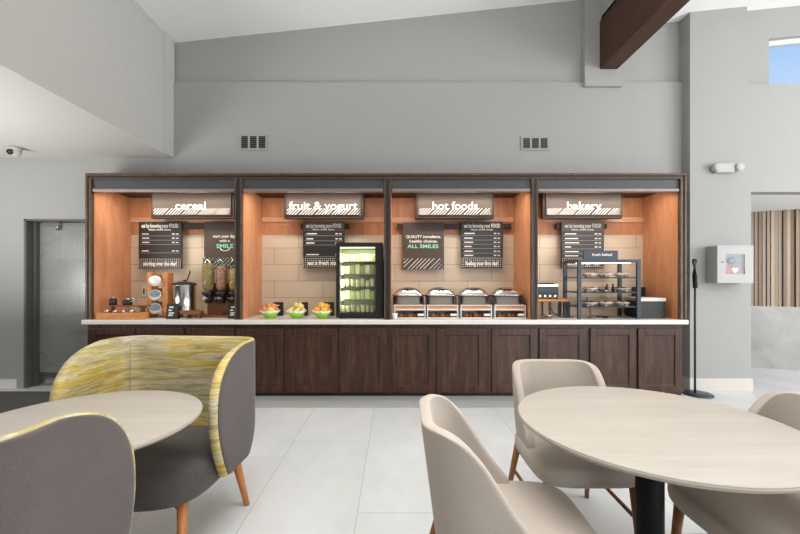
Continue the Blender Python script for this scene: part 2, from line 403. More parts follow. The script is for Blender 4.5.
# passage behind the column: slat wall over marble
sx0, sy0, sx1, sy1 = 4.9, 6.02, 7.2, 4.98
dirv = Vector((sx1-sx0, sy1-sy0, 0)).normalized(); ang = math.atan2(dirv.y, dirv.x)
def placed(mb, name, mat):
    o = mb.build(name, mat); o.location = (sx0, sy0, 0); o.rotation_euler = (0, 0, ang); return struct(o)
zs_mid = 1.315-(306.5-279)/390*5.72; zs_top = 2.34
placed(MB().box(-1, 3, 0, .12, 0, zs_mid), 'wall_passage', M['marble'])
placed(MB().box(-1, 3, .035, .12, zs_mid, 2.7), 'wall_passage_backing', M['framedark'])
sl = MB()
k = -20
while k*.046 < 2.6:
    r_ = random.Random(k); d = r_.choice((0, .012, .02)); sl.box(k*.046+.002, k*.046+.046-r_.choice((.004, .006, .009)), .0+d, .04, zs_mid, 2.6); k += 1
placed(sl, 'wall_passage_slats', M['slat'])
b = MB()
b.rings([[(XA-.3, YC+.151, ZA), (8, YC+.151, ZA), (8, 6.8, 2.30), (XA-.3, 6.8, 2.30)], [(XA-.3, YC+.151, ZA+.1), (8, YC+.151, ZA+.1), (8, 6.8, 2.45), (XA-.3, 6.8, 2.45)]], smooth=False)
struct(b.build('ceiling_passage', M['ceiling']))
# the rest of the room, behind and beside the camera
b = MB(); b.box(-8, 8, -4.65, -4.5, 0, .45); b.box(-8, 8, -4.65, -4.5, 3.1, 5.2); b.box(-8, .8, -4.65, -4.5, .45, 3.1); b.box(7, 8, -4.65, -4.5, .45, 3.1)
struct(b.build('wall_front', M['wall']))
b = MB(); b.box(-8.15, -8, -4.6, 6.6, 0, 3.2); struct(b.build('wall_left', M['wall']))
b = MB(); b.box(8, 8.15, -4.6, 6.6, 0, .7); b.box(8, 8.15, -4.6, 6.6, 3.7, 5.2); b.box(8, 8.15, 3.0, 6.6, .7, 3.7); b.box(8, 8.15, -4.6, -2.6, .7, 3.7)
struct(b.build('wall_side', M['wall']))
b = MB(); b.box(-8, 8, 6.6, 6.75, 0, 3); struct(b.build('wall_passage_end', M['wall']))
# baseboards
b = MB(); b.box(-8, PX(17, YW), YW-.015, YW+.01, 0, .108); struct(b.build('baseboard_left', M['white']))
b = MB(); b.box(XR, XC0, YW-.012, YW+.01, 0, .10); struct(b.build('baseboard_back', M['jamb']))
b = MB(); b.box(XC0-.012, XA+.012, YC-.015, YC+.36, 0, .15); struct(b.build('baseboard_column', plain('beige_tile_skirting', (198, 193, 186), .4, noise=.03)))

# steel door in its recess
d = MB(); d.box(DX0-.0, DX0+.03, YW-.004, YW+.16, 0, DZ); d.box(DX0, DX1, YW-.004, YW+.16, DZ-.02, DZ); d.box(DX0+.03, DX0+.06, YW+.09, YW+.16, 0, DZ-.02)
dr = struct(d.build('door_1', M['jamb']), 'brushed steel service door in a grey recess left of the buffet')
MB().box(DX0+.06, DX1, YW+.14, YW+.18, .012, DZ-.025).build('door_leaf', M['steeldoor'], dr, bevel=.003)
h = MB(); h.box(PX(37, YW), PX(52, YW), YW+.09, YW+.14, PZ(225.5, YW), PZ(221, YW)); h.tube((PX(50, YW), YW+.11, PZ(229, YW)), (PX(50, YW), YW+.11, PZ(221, YW)), .015)
h.build('pivot_hinge', M['steel'], dr)
MB().box(DX0+.07, DX1, YW+.125, YW+.141, .02, .16).build('kick_plate', M['chrome'], dr)

# ---------------------------------------------------------------- serving alcove
mull = [(234.5, 241.5), (384, 391), (531.7, 538)]
bays = [(90.5, 234.5), (241.5, 384), (391, 531.7), (538, 681)]
ZC = .862; ZTOP = 2.36
alc = thing('serving_alcove', (0, YF, ZC), 'dark-framed four-bay serving alcove with wooden sides above the white counter', 'alcove')
f = MB(); z1 = ZT
f.box(XL, XR, YF, YW+.02, PZ(175.3, YF), z1); f.box(XL, PX(87.3, YF), YF, YW+.02, ZC, PZ(175.3, YF)); f.box(PX(684.7, YF), XR, YF, YW+.02, ZC, PZ(175.3, YF))
f.build('outer_frame', M['frame'], alc, bevel=.004)
f = MB(); f.box(XL+.026, XR-.026, YF+.012, YF+.05, PZ(177.6, YF), PZ(175.3, YF)); f.box(PX(87.3, YF), PX(88.4, YF), YF+.012, YF+.05, ZC, PZ(177.6, YF)); f.box(PX(683.4, YF), PX(684.7, YF), YF+.012, YF+.05, ZC, PZ(177.6, YF))
f.build('frame_groove', M['framedark'], alc)
f = MB(); f.box(PX(88.4, YF), PX(90.6, YF), YF+.004, YF+.05, ZC, PZ(178.6, YF)); f.box(PX(681, YF), PX(683.4, YF), YF+.004, YF+.05, ZC, PZ(178.6, YF)); f.box(PX(88.4, YF), PX(683.4, YF), YF+.004, YF+.05, PZ(178.6, YF), PZ(177.6, YF))
f.build('inner_frame', M['frame'], alc)
for a, c in mull:
    f = MB(); f.box(PX(a, YF), PX(a+1.6, YF), YF, YF+.05, ZC, PZ(177.6, YF)); f.box(PX(c-1.6, YF), PX(c, YF), YF, YF+.05, ZC, PZ(177.6, YF))
    m_ = f.build('mullion', M['frame'], alc, bevel=.003)
    MB().box(PX(a+1.6, YF), PX(c-1.6, YF), YF+.008, YF+.05, ZC, PZ(177.6, YF)).build('groove', M['framedark'], m_)
for a, c in bays:
    x0, x1 = PX(a, YF), PX(c, YF)
    MB().box(x0, x1, YF+.03, YF+.05, PZ(188.3, YF), PZ(178.2, YF)).build('valance', M['valance'], alc)
    MB().box(x0+.01, x1-.01, YF+.012, YF+.10, PZ(191.2, YF), PZ(188.3, YF)).build('lip', M['lip'], alc, bevel=.004)
    MB().box(x0-.02, x0, YF+.051, YB-.007, ZC, ZTOP-.001).build('side_panel', M['alcwood'], alc)
    MB().box(x1, x1+.02, YF+.051, YB-.007, ZC, ZTOP-.001).build('side_panel', M['alcwood'], alc)
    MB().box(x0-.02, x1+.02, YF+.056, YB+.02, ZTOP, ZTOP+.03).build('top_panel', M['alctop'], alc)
    MB().box(x0-.02, x1+.02, YB, YB+.03, PZ(235, YB), ZTOP).build('back_panel', M['alcwood'], alc)
    MB().box(x0-.02, x1+.02, YB-.006, YB+.03, ZC, PZ(235, YB)).build('backsplash', M['backsplash'], alc)
    MB().box(x0, x1, YB-.02, YB, PZ(222.5, YB), PZ(217.5, YB)).build('trim_strip', M['strip'], alc, bevel=.003)
    for k in (.27, .73):
        xx = x0+(x1-x0)*k
        dl = MB().lathe([(.045, 0), (.045, -.012), (.035, -.014), (.033, -.006)], (xx, YF+.23, ZTOP), 20).build('downlight', M['chrome'], alc)
        l = bpy.data.lights.new('downlight_lamp', 'SPOT'); l.energy = 1.6; l.color = (1, .90, .76); l.spot_size = 2.5; l.spot_blend = .9; l.shadow_soft_size = .04
        lo = bpy.data.objects.new('downlight_lamp', l); COL.objects.link(lo); lo.location = (xx, YF+.23, ZTOP-.03); lo.rotation_euler = (.22, 0, 0)
    l = area('alcove_strip_lamp', ((x0+x1)/2, YF+.14, ZTOP-.05), (x1-x0)*.85, 9.5, (1, .91, .80), (0, .30, -1), .05)
# counter
XK0, XK1 = PX(81, 4.31), PX(689, 4.31)
o = MB().box(XK0, XK1, 4.31, YB-.006, ZC-.05, ZC-.0005).build('countertop', M['counter'], bevel=.006)
tag(recentre(o), 'long white stone countertop along the whole buffet', 'countertop')

# base cabinets
def cabinet(xs, label):
    x0, x1 = PX(xs[0], YF), PX(xs[-1], YF)
    t = thing('base_cabinet', ((x0+x1)/2, YF, 0), label, 'cabinet', 'base cabinets under the counter')
    zb, zt = .03, ZC-.05
    g = MB(); g.box(x0, x1, YF+.022, YB-.02, zb, zt-.001); g.build('body', M['cab'], t, bevel=.002)
    MB().box(x0, x1, YF+.045, YB-.05, 0.0, zb+.001).build('plinth', M['cabdark'], t)
    for a, c in ((xs[1], xs[2]), (xs[3], xs[4])):
        dx0, dx1 = PX(a, YF), PX(c, YF); z0, z1_ = PZ(392.5, YF), PZ(328.5, YF); s = .075
        d = MB(); d.box(dx0, dx0+s, YF, YF+.021, z0, z1_); d.box(dx1-s, dx1, YF, YF+.021, z0, z1_)
        d.box(dx0+s, dx1-s, YF, YF+.021, z1_-s, z1_); d.box(dx0+s, dx1-s, YF, YF+.021, z0, z0+s)
        dd = d.build('door', M['cab'], t, bevel=.003)
        p = MB(); p.rings([[(dx0+s, YF+.014, z0+s), (dx1-s, YF+.014, z0+s), (dx1-s, YF+.014, z1_-s), (dx0+s, YF+.014, z1_-s)],
                           [(dx0+s+.012, YF+.016, z0+s+.012), (dx1-s-.012, YF+.016, z0+s+.012), (dx1-s-.012, YF+.016, z1_-s-.012), (dx0+s+.012, YF+.016, z1_-s-.012)]], cap0=False, smooth=False)
        p.build('panel', M['cab'], dd)
cabinet([86, 88, 134.5, 136, 183.5, 185], 'leftmost dark brown two-door base cabinet, next to the steel door')
cabinet([185, 187, 234, 236, 283, 285.3], 'dark brown base cabinet behind the yellow chair, second from left')
cabinet([285.3, 288, 337.5, 339.5, 386.5, 389], 'dark brown two-door base cabinet below the glass-door fridge')
cabinet([389, 392, 435.5, 436.5, 485.5, 488.8], 'dark brown two-door base cabinet below the chafing dishes')
cabinet([488.8, 492, 537, 539.5, 586, 588], 'dark brown base cabinet below the toaster, behind the far beige chair')
cabinet([588, 590.5, 636, 638.5, 682, 684], 'rightmost dark brown base cabinet, below the pastry display')

# ---------------------------------------------------------------- signs
YSG = 4.75
def hatch(x0, x1, z0, ztop_fn, y, mat, parent, step=.036, wd=.011):
    s = MB(); x = x0-.3; i = 0
    while x < x1:
        zt = ztop_fn(i)
        pts = []
        a0, b0 = x, z0; a1, b1 = x+(zt-z0)*1.0, zt
        def clip(xa, za, xb, zb):
            if xb <= x0 or xa >= x1: return None
            if xa < x0: za = za+(x0-xa)*(zb-za)/(xb-xa); xa = x0
            if xb > x1: zb = za+(x1-xa)*(zb-za)/(xb-xa); xb = x1
            return xa, za, xb, zb
        c = clip(a0, b0, a1, b1)
        if c and c[2]-c[0] > .004:
            v = [s.bm.verts.new(p) for p in ((c[0], y, c[1]), (min(c[0]+wd, x1), y, c[1]), (min(c[2]+wd, x1), y, c[3]), (c[2], y, c[3]))]
            s.bm.faces.new(v)
        x += step if i % 5 else step*1.5
        i += 1
    return s.build('hatching', mat, parent)
def sign(px0, px1, word, wx0, wx1, zbase, hh, label):
    x0, x1 = PX(px0, YSG), PX(px1, YSG); z0, zt = PZ(215.2, YSG), ZTOP-.001
    t = thing('station_sign', ((x0+x1)/2, YSG, z0), label, 'sign', 'station signs over the buffet')
    MB().box(x0, x1, YSG, YSG+.02, z0, zt).build('sign_panel', M['signface'], t, bevel=.003)
    MB().box(x0-.03, x1+.03, YSG+.021, YSG+.10, z0-.035, zt).build('backing', M['rail'], t, bevel=.003)
    r = random.Random(word)
    hatch(x0+.008, x1-.008, z0+.006, lambda i: z0+.085, YSG-.0015, M['print'], t)
    text(word, PX((wx0+wx1)/2, YSG), YSG-.004, PZ(zbase, YSG), PX(wx1, YSG)-PX(wx0, YSG), M['print'], t, height=hh, bold=.012)
sign(152.5, 231, 'cereal', 175.6, 206, 209.5, .098, 'hanging bronze sign reading cereal')
sign(286, 361, 'fruit & yogurt', 289, 357.5, 209.5, .098, 'hanging bronze sign reading fruit & yogurt')
sign(418, 492, 'hot foods', 432.5, 477.5, 209.5, .098, 'hanging bronze sign reading hot foods')
sign(546, 621, 'bakery', 566.5, 601, 209.5, .098, 'hanging bronze sign reading bakery')

YM = 4.93
for i, (a, c) in enumerate(((141, 233), (300.5, 349), (397, 512), (557, 608))):
    y0 = YM+.015
    MB().box(PX(a, YM), PX(c, YM), YM+.022, YB-.02, PZ(228.5, YM), PZ(223.5, YM)).build('menu_rail', M['rail'], alc, bevel=.002)
def menu(px0, px1, py1, rows, foot, label, head='eat by knowing your FOOD', sub='choose. choose. choose.', taupe=False):
    x0, x1 = PX(px0, YM), PX(px1, YM); zt, z0 = PZ(221.8, YM), PZ(py1, YM); hgt = zt-z0; W = x1-x0
    t = thing('menu_board', ((x0+x1)/2, YM, z0), label, 'menu board', 'menu boards on the alcove wall')
    MB().box(x0, x1, YM, YM+.022, z0, zt).build('board', M['boardface'], t, bevel=.002)
    if taupe: MB().box(x0, x1, YM-.002, YM, zt-.2*hgt, zt-.001).build('heading_panel', M['boardtop'], t)
    MB().box(x0+.002, x1-.002, YM-.0025, YM, z0+.002, z0+.215*hgt).build('dotted_footer', M['dots'], t)
    text(head, (x0+x1)/2, YM-.004, zt-.125*hgt, W*.86, M['print'], t, height=.05, bold=.035)
    text(sub, (x0+x1)/2, YM-.004, zt-.185*hgt, W*.52, M['print'], t, height=.026, bold=.03)
    text(foot, (x0+x1)/2, YM-.005, z0+.07*hgt, W*.78, M['print'], t, height=.05, bold=.035)
    ln = MB(); r = random.Random(label)
    for q in rows:
        z = zt-q*hgt; ln.box(x0+.08*W, x0+(.08+.14+.2*r.random())*W, YM-.004, YM-.001, z, z+.013)
        ln.box(x1-.22*W, x1-.16*W, YM-.004, YM-.001, z, z+.013); ln.box(x1-.13*W, x1-.07*W, YM-.004, YM-.001, z, z+.011)
    ln.build('printed_marks', M['print'], t)  # plain bars standing in for the price rows, no letters
    ru = MB()
    for q in rows: ru.box(x0+.04*W, x1-.04*W, YM-.002, YM-.0005, zt-(q+.035)*hgt, zt-(q+.027)*hgt)
    ru.build('ruled_lines', M['grey_line'], t)
menu(138.7, 181.6, 268.8, (.27, .36, .45, .63), 'starting over the day!', 'black menu board above the bowl rack in the cereal bay')
menu(303, 344.5, 268, (.27, .38, .47, .72), 'eat a fresh start', 'black menu board with taupe heading beside the glass-door fridge', 'eat by knowing pure FOOD', taupe=True)
menu(461, 503, 268.5, (.26, .36, .45, .54, .64, .73), 'fueling your first day!', 'black menu board right of the brown poster, above the chafing dishes')
menu(561.5, 604, 268.5, (.27, .37, .46, .55, .65, .74), 'baking for the day!', 'black menu board behind the pastry display', taupe=True)
def poster(px0, px1, py1, lines, label, smile=False):
    x0, x1 = PX(px0, YM), PX(px1, YM); zt, z0 = PZ(222.3, YM), PZ(py1, YM)
    t = thing('wall_poster', ((x0+x1)/2, YM, z0), label, 'poster')
    MB().box(x0, x1, YM, YM+.022, z0, zt).build('board', M['smileface'], t, bevel=.002)
    for s, px, py, wd, hh, mt in lines:
        text(s, PX(px, YM), YM-.004, PZ(py, YM), wd/F*YM, M[mt], t, height=hh, bold=.02)
    hatch(x0+.006, x1-.006, z0+.004, lambda i: z0+.14, YM-.0015, M['print'], t, step=.05, wd=.010)
    if smile:
        c = PX(225, YM); pts = [(c+.058*math.cos(a), YM-.003, PZ(248.0, YM)-.036*math.sin(a)) for a in [PI*k/10 for k in range(11)]]
        MB().path(pts, .008).build('smile_mark', M['print'], t)
poster(204, 241, 269, [('start your day', 224.3, 237.6, 22.5, .038, 'print'), ('with a', 224.8, 242, 10.5, .036, 'print'), ('SMILE', 225, 248, 17, .052, 'mint')], 'brown poster reading SMILE behind the cereal dispenser', True)
poster(402.8, 444, 269.5, [('QUALITY ingredients.', 423.5, 238, 35, .036, 'print'), ('healthy choices.', 423.5, 242.5, 28, .036, 'print'), ('ALL SMILES', 423, 248, 31, .046, 'mint')], 'brown poster reading ALL SMILES above the left chafing dishes')
exec_marker = None

# ---------------------------------------------------------------- things on the counter: cereal bay
def at_counter(name, px, Y, label, cat, group=None): return thing(name, (PX(px, Y), Y, ZC), label, cat, group)
Y0 = 4.37
t = at_counter('condiment_tray', 117, Y0, 'orange wooden condiment tray with raised back shelf at the left end of the counter', 'tray')
tx0, tx1 = PX(97, Y0), PX(140, Y0); zt = PZ(312, Y0)-.008
b = MB(); b.box(tx0, tx1, Y0-.02, Y0, ZC, zt); b.box(tx0, tx1, Y0+.15, Y0+.165, ZC, zt); b.box(tx0, tx0+.02, Y0, Y0+.15, ZC, zt); b.box(tx1-.02, tx1, Y0, Y0+.15, ZC, zt); b.box(tx0+.02, tx1-.02, Y0, Y0+.15, ZC, ZC+.012)
b.build('box', M['tray'], t, bevel=.004)
zsf = PZ(306.5, 4.47)
b = MB(); b.box(tx0+.08, tx1+.02, Y0+.075, Y0+.17, zsf, zsf+.015); b.box(tx0+.08, tx0+.1, Y0+.085, Y0+.145, ZC+.012, zsf); b.box(tx1-.05, tx1-.03, Y0+.085, Y0+.145, ZC+.012, zsf)
b.build('shelf', M['darkwood'], t, bevel=.003)
for k in range(4):
    x = tx0+.08+k*.095
    j = thing('glass_jar', (x, Y0+.04, ZC+.012), 'small clear jar standing in the orange condiment tray', 'jar', 'jars in the condiment tray')
    MB().lathe([(.026, 0), (.034, .01), (.036, .055), (.03, .07), (.028, .068), (.033, .05), (.031, .012), (0, .008)], (x, Y0+.04, ZC+.012), 20).build('glass_body', M['glass'], j)
    MB().lathe([(0, .01), (.029, .012), (.031, .035), (0, .038)], (x, Y0+.04, ZC+.012), 16).build('filling', [M['paper'], M['pastry_dark'], M['steel'], M['paper']][k], j)
    MB().lathe([(.031, .070), (.033, .078), (.012, .084), (.008, .094), (0, .096)], (x, Y0+.04, ZC+.012), 16).build('lid', M['chrome'], j)
for px, lab, s in ((113, 'black lidded canister with chrome handle on the condiment shelf', 1), (127.5, 'squat black canister right of the taller one on the condiment shelf', .8)):
    x = PX(px, 4.49)
    j = thing('canister', (x, 4.49, zsf+.015), lab, 'canister', 'canisters on the condiment shelf')
    MB().lathe([(.036*(2-s), 0), (.04*(2-s), .006), (.04*(2-s), .068*s), (.034*(2-s), .076*s), (0, .08*s)], (x, 4.49, zsf+.015), 20).build('canister_body', M['black'], j)
    MB().path([(x-.02, 4.49, zsf+.085*s), (x-.012, 4.49, zsf+.11*s), (x+.012, 4.49, zsf+.11*s), (x+.02, 4.49, zsf+.085*s)], .005).build('handle', M['chrome'], j)
j = thing('glass_jar', (PX(133.2, 4.49), 4.49, zsf+.015), 'clear ribbed jar at the right end of the condiment shelf', 'jar')
MB().lathe([(.028, 0), (.034, .01), (.038, .07), (.03, .085), (.028, .083), (.034, .065), (.03, .012), (0, .008)], (PX(133.2, 4.49), 4.49, zsf+.015), 20).build('glass_body', M['glass'], j)
b = MB().box(PX(136, 4.74), PX(148, 4.74), 4.77, 4.80, ZC+.10, ZC+.125); b.box(PX(146, 4.74), PX(147.5, 4.74), 4.77, 4.8, ZC, ZC+.1); b.box(PX(137.5, 4.74), PX(138.7, 4.74), 4.785, 4.8, ZC, ZC+.1)
tag(recentre(b.build('utensil_rest', M['darkwood'])), 'low brown wooden rest between condiment tray and bowl rack', 'rest')
# bowl rack
YK = 4.62
t = at_counter('bowl_rack', 157.5, YK, 'wooden rack of two uprights holding tilted white bowls', 'rack')
zr = PZ(272.5, YK)
for a, c in ((147.2, 152), (162.6, 168)):
    MB().box(PX(a, YK), PX(c, YK), YK-.01, YK+.12, ZC+.012, zr).build('upright', M['tray'], t, bevel=.004)
MB().box(PX(146.5, YK), PX(168.5, YK), YK-.07, YK+.14, ZC, ZC+.012).build('rack_base', M['darkwood'], t, bevel=.003)
b = MB()
for zz in (.13, .29, .45): b.box(PX(152, YK), PX(162.6, YK), YK+.085, YK+.095, ZC+zz-.03, ZC+zz+.05)
b.build('crosspiece', M['darkwood'], t)
rot = Matrix.Rotation(-.95, 4, 'X') @ Matrix.Rotation(-.30, 4, 'Y')
rot = Matrix.Rotation(.42, 4, 'Y') @ Matrix.Rotation(.72, 4, 'X')
for k, (py, lab) in enumerate(((280.5, 'topmost tilted white bowl in the wooden rack'), (294.5, 'middle tilted white bowl in the wooden rack'), (308, 'lowest tilted white bowl in the wooden rack'))):
    c = Vector((PX(157.3, YK), YK-.045, PZ(py, YK)))
    o = MB().lathe([(.0, -.045), (.03, -.045), (.052, -.012), (.062, .02), (.059, .02), (.048, -.01), (.028, -.036), (0, -.038)], (0, 0, 0), 28, rot).build('bowl', [M['ceramic'], M['inside_shade'], M['inside_shade']][0])
    o.location = c
    MB().lathe([(0, -.0365), (.028, -.0345), (.0475, -.0085), (.0575, .017), (.0570, .017), (.0465, -.008), (.0275, -.0335), (0, -.0355)], (0, 0, 0), 28, rot).build('bowl_inside', M['inside_shade'] if k else M['ceramic']).parent = o
    tag(o, lab, 'bowl', 'white bowls in the rack')
    for q in (1, 2):
        o2 = o.copy(); COL.objects.link(o2); o2.location = c+(rot @ Vector((0, 0, -.016*q)))
        o2['label'] = lab.replace('tilted white bowl', 'nested white bowl tucked behind the front bowl' if q == 1 else 'hindmost nested white bowl')
# switch plate
o = MB().box(PX(142.8, YB), PX(146.4, YB), YB-.014, YB-.0055, PZ(296.5, YB), PZ(286, YB)).build('outlet_plate', M['white'], bevel=.003)
MB().box(PX(144, YB), PX(145.3, YB), YB-.017, YB-.014, PZ(293.8, YB), PZ(288.5, YB)).build('socket', M['black'], o); tag(o, 'white outlet plate on the tiles behind the bowl rack', 'outlet')
# small table signs
def tablet(px0, px1, py0, Y, label, group, marks=True, name='counter_sign'):
    x0, x1 = PX(px0, Y), PX(px1, Y); zt = PZ(py0, Y)
    t = thing(name, ((x0+x1)/2, Y, ZC), label, 'sign', group)
    b = MB(); b.rings([[(x0, Y, ZC), (x1, Y, ZC), (x1, Y+.06, ZC), (x0, Y+.06, ZC)], [(x0, Y+.03, zt), (x1, Y+.03, zt), (x1, Y+.036, zt), (x0, Y+.036, zt)]], smooth=False)
    b.build('tent_card', M['black'], t)
    if marks:
        m = MB(); hz = zt-ZC; W = x1-x0
        for q, (u0, u1) in ((.72, (.25, .62)), (.52, (.2, .5)), (.34, (.25, .7)), (.2, (.22, .6))):
            yy = Y+.03*q-.002
            m.box(x0+u0*W, x0+u1*W, yy-.001, yy+.001, ZC+q*hz, ZC+(q+.09)*hz)
        m.build('print', M['print'], t)
tablet(165.5, 177, 303.8, 4.42, 'small black counter sign in front of the steel urn', 'small black counter signs')
tablet(227.5, 238, 303.8, 4.46, 'small black counter sign by the cereal dispenser', 'small black counter signs')
# urn
YU_ = 4.66
t = at_counter('soup_urn', 184.5, YU_, 'stainless steel lidded urn with ladle on a wooden stand', 'urn')
cx, zb, zt = PX(184.5, YU_), PZ(310.2, YU_), PZ(284.5, YU_); r = 10.6/F*YU_
b = MB(); b.box(cx-r*.95, cx+r*1.0, YU_-r, YU_+r, zb-.03, zb-.001); b.box(cx-r*.8, cx-r*.6, YU_-r*.9, YU_+r*.9, ZC, zb-.03); b.box(cx+r*.6, cx+r*.8, YU_-r*.9, YU_+r*.9, ZC, zb-.03)
b.build('stand', M['tray'], t, bevel=.003)
MB().lathe([(0, 0), (r, 0), (r*1.02, .01), (r*.98, .02), (r*.98, zt-zb-.02), (r*1.04, zt-zb-.01), (r*1.04, zt-zb)], (cx, YU_, zb), 36).build('body', M['chrome'], t)
MB().lathe([(r*1.07, zt-zb), (r*1.07, zt-zb+.012), (r*.9, zt-zb+.02), (r*.4, zt-zb+.035), (.012, zt-zb+.038), (.016, zt-zb+.055), (0, zt-zb+.058)], (cx, YU_, zb), 36).build('lid', M['blackmetal'], t)
MB().path([(cx+.02, YU_, zt+.03), (cx+.045, YU_, zt+.09), (cx+.06, YU_, PZ(274, YU_)), (cx+.07, YU_-.01, PZ(271, YU_)), (cx+.075, YU_-.02, PZ(274, YU_))], .007).build('ladle_handle', M['blackmetal'], t)
o = MB().box(PX(191, 4.6), PX(206, 4.6), 4.46, 4.56, PZ(314, 4.55), PZ(310.5, 4.55)).box(PX(192, 4.6), PX(193.5, 4.6), 4.47, 4.55, ZC, PZ(314, 4.55)).box(PX(203, 4.6), PX(204.5, 4.6), 4.47, 4.55, ZC, PZ(314, 4.55)).build('spoon_rest', M['darkwood'], bevel=.003)
tag(recentre(o), 'low brown wooden spoon rest between urn and cereal dispenser', 'rest')
# cereal dispenser
YD = 4.70
t = at_counter('cereal_dispenser', 217, YD, 'cereal dispenser with clear tubes and black valves on a brown stand', 'dispenser')
MB().box(PX(196, YD-.1), PX(232, YD-.1), YD-.12, YD+.12, ZC, ZC+.025).build('foot_plate', M['darkwood'], t, bevel=.004)
MB().box(PX(206, YD), PX(236, YD), YD+.03, YD+.07, ZC+.025, PZ(283, YD)).build('stand', M['darkwood'], t, bevel=.004)
zv = PZ(290.5, YD); ztop = PZ(259, YD)
for k, px in enumerate((210.6, 223.6, 236.4)):
    x = PX(px, YD); rr = 5.6/F*YD
    MB().lathe([(rr*.72, zv-.01), (rr, zv+.04), (rr, ztop), (rr*.94, ztop), (rr*.94, zv+.045), (rr*.66, zv-.005)], (x, YD-.05, 0), 28).build('tube', M['acrylic'], t)
    o = MB().lathe([(0, zv), (rr*.66, zv), (rr*.9, zv+.045), (rr*.9, ztop-.06-.03*k), (0, ztop-.05-.03*k)], (x, YD-.05, 0), 24).build('cereal', [M['cereal_green'], M['cereal_pink'], M['cereal_gold']][k])
    tag(recentre(o), ['green and gold cereal filling the left dispenser tube', 'pink and brown cereal filling the middle dispenser tube', 'golden cereal in the half-hidden right dispenser tube'][k], 'cereal', kind='stuff')
    v = MB().lathe([(0, -.15), (rr*.55, -.15), (rr*.7, -.11), (rr*.7, -.06), (rr*1.1, -.045), (rr*1.1, -.012), (0, -.011)], (x, YD-.05, zv), 24).build('valve', M['black'], t)
    kn = MB().tube((x, YD-.10, zv-.085), (x, YD-.14, zv-.085), .018); kn.box(x-.04, x+.04, YD-.145, YD-.135, zv-.09, zv-.08); kn.build('knob', M['chrome'], v)
    MB().lathe([(rr*1.04, ztop), (rr*1.04, ztop+.015), (0, ztop+.02)], (x, YD-.05, 0), 24).build('cap', M['acrylic'], t)
MB().box(PX(204.5, YD), PX(241, YD), YD-.02, YD+.03, zv-.055, zv-.015).build('valve_bar', M['black'], t)

# ---------------------------------------------------------------- fruit and yogurt bay
YG = 4.52
def fruit_shape(kind, r):
    b = MB()
    if kind == 'pear': pr = [(0, 0), (.6*r, .05*r), (.95*r, .5*r), (.9*r, .95*r), (.6*r, 1.5*r), (.42*r, 1.95*r), (.2*r, 2.15*r), (0, 2.15*r)]
    else: pr = [(0, .12*r), (.35*r, 0), (.8*r, .3*r), (1.0*r, .85*r), (.92*r, 1.35*r), (.6*r, 1.72*r), (.25*r, 1.78*r), (0, 1.62*r)]
    b.lathe(pr, (0, 0, 0), 18); return b
fm = {'apple': plain('peach_skin', (222, 132, 76), .4, noise=.25, nscale=18), 'pear': plain('pale_yellow_skin', (222, 200, 120), .45, noise=.12, nscale=20), 'orange': plain('orange_peel', (238, 160, 52), .45, noise=.1, nscale=30, bump=.2), 'lemon': plain('golden_skin', (224, 182, 60), .45, noise=.15, nscale=20)}
spec = [(270, 'apple', 'peach', 'left'), (296.5, 'pear', 'pear', 'middle'), (322.5, 'orange', 'orange', 'right')]
for px, kind, word, pos in spec:
    x = PX(px, YG)
    t = thing('fruit_bowl', (x, YG, ZC), 'small green bowl with white rim holding %ss, %s of three' % (word, pos if pos != 'middle' else 'the middle'), 'bowl', 'green fruit bowls')
    MB().lathe([(0, .0), (.045, 0), (.05, .006), (.084, .036), (.096, .068), (.091, .068), (.077, .038), (.042, .012), (0, .010)], (x, YG, ZC), 32).build('green_bowl', M['green'], t)
    n = 32; wav = [[], []]
    for i in range(n):
        a = 2*PI*i/n; q = 1+.06*math.sin(8*a)
        wav[0].append((x+.082*math.cos(a), YG+.082*math.sin(a), ZC+.05)); wav[1].append((x+.112*q*math.cos(a), YG+.112*q*math.sin(a), ZC+.086+.006*math.sin(8*a+1)))
    b = MB(); b.rings(wav, False, False); o = b.build('paper_liner', M['paper'], t); sm = o.modifiers.new('th', 'SOLIDIFY'); sm.thickness = .003
    r = .041
    spots = [(-.05, -.035, .062), (.025, -.05, .06), (.06, .02, .062), (-.02, .045, .062), (-.005, -.01, .112), (.045, -.012, .104)]
    for i, (dx, dy, dz) in enumerate(spots):
        rr = random.Random(i*7+int(px)); b = fruit_shape('pear' if kind == 'pear' else 'apple', r*(.92+.16*rr.random()))
        bmesh.ops.rotate(b.bm, verts=b.bm.verts, cent=(0, 0, r), matrix=Matrix.Rotation(rr.uniform(-.6, .6), 3, 'Y') @ Matrix.Rotation(rr.uniform(-.9, .9), 3, 'X'))
        fmat = fm[kind] if not (kind == 'orange' and i % 3 == 1) and not (kind == 'apple' and i == 1) else fm['lemon' if kind == 'orange' else 'pear']
        nm = {'apple': 'peach', 'pear': 'pear', 'orange': 'orange'}[kind]
        o = b.build(nm, fmat); o.location = (x+dx, YG+dy, ZC+dz-.008)
        tag(o, '%s heaped in the %s green fruit bowl' % (word, pos), 'fruit', '%ss in the %s fruit bowl' % (word, pos))
for px, lab in ((277.5, 'small black counter sign behind the bowl of peaches'), (302.5, 'small black counter sign behind the bowl of pears'), (328.8, 'small black counter sign between the bowl of oranges and the fridge')):
    tablet(px-5, px+5, 302.3, 4.80, lab, 'small black counter signs')
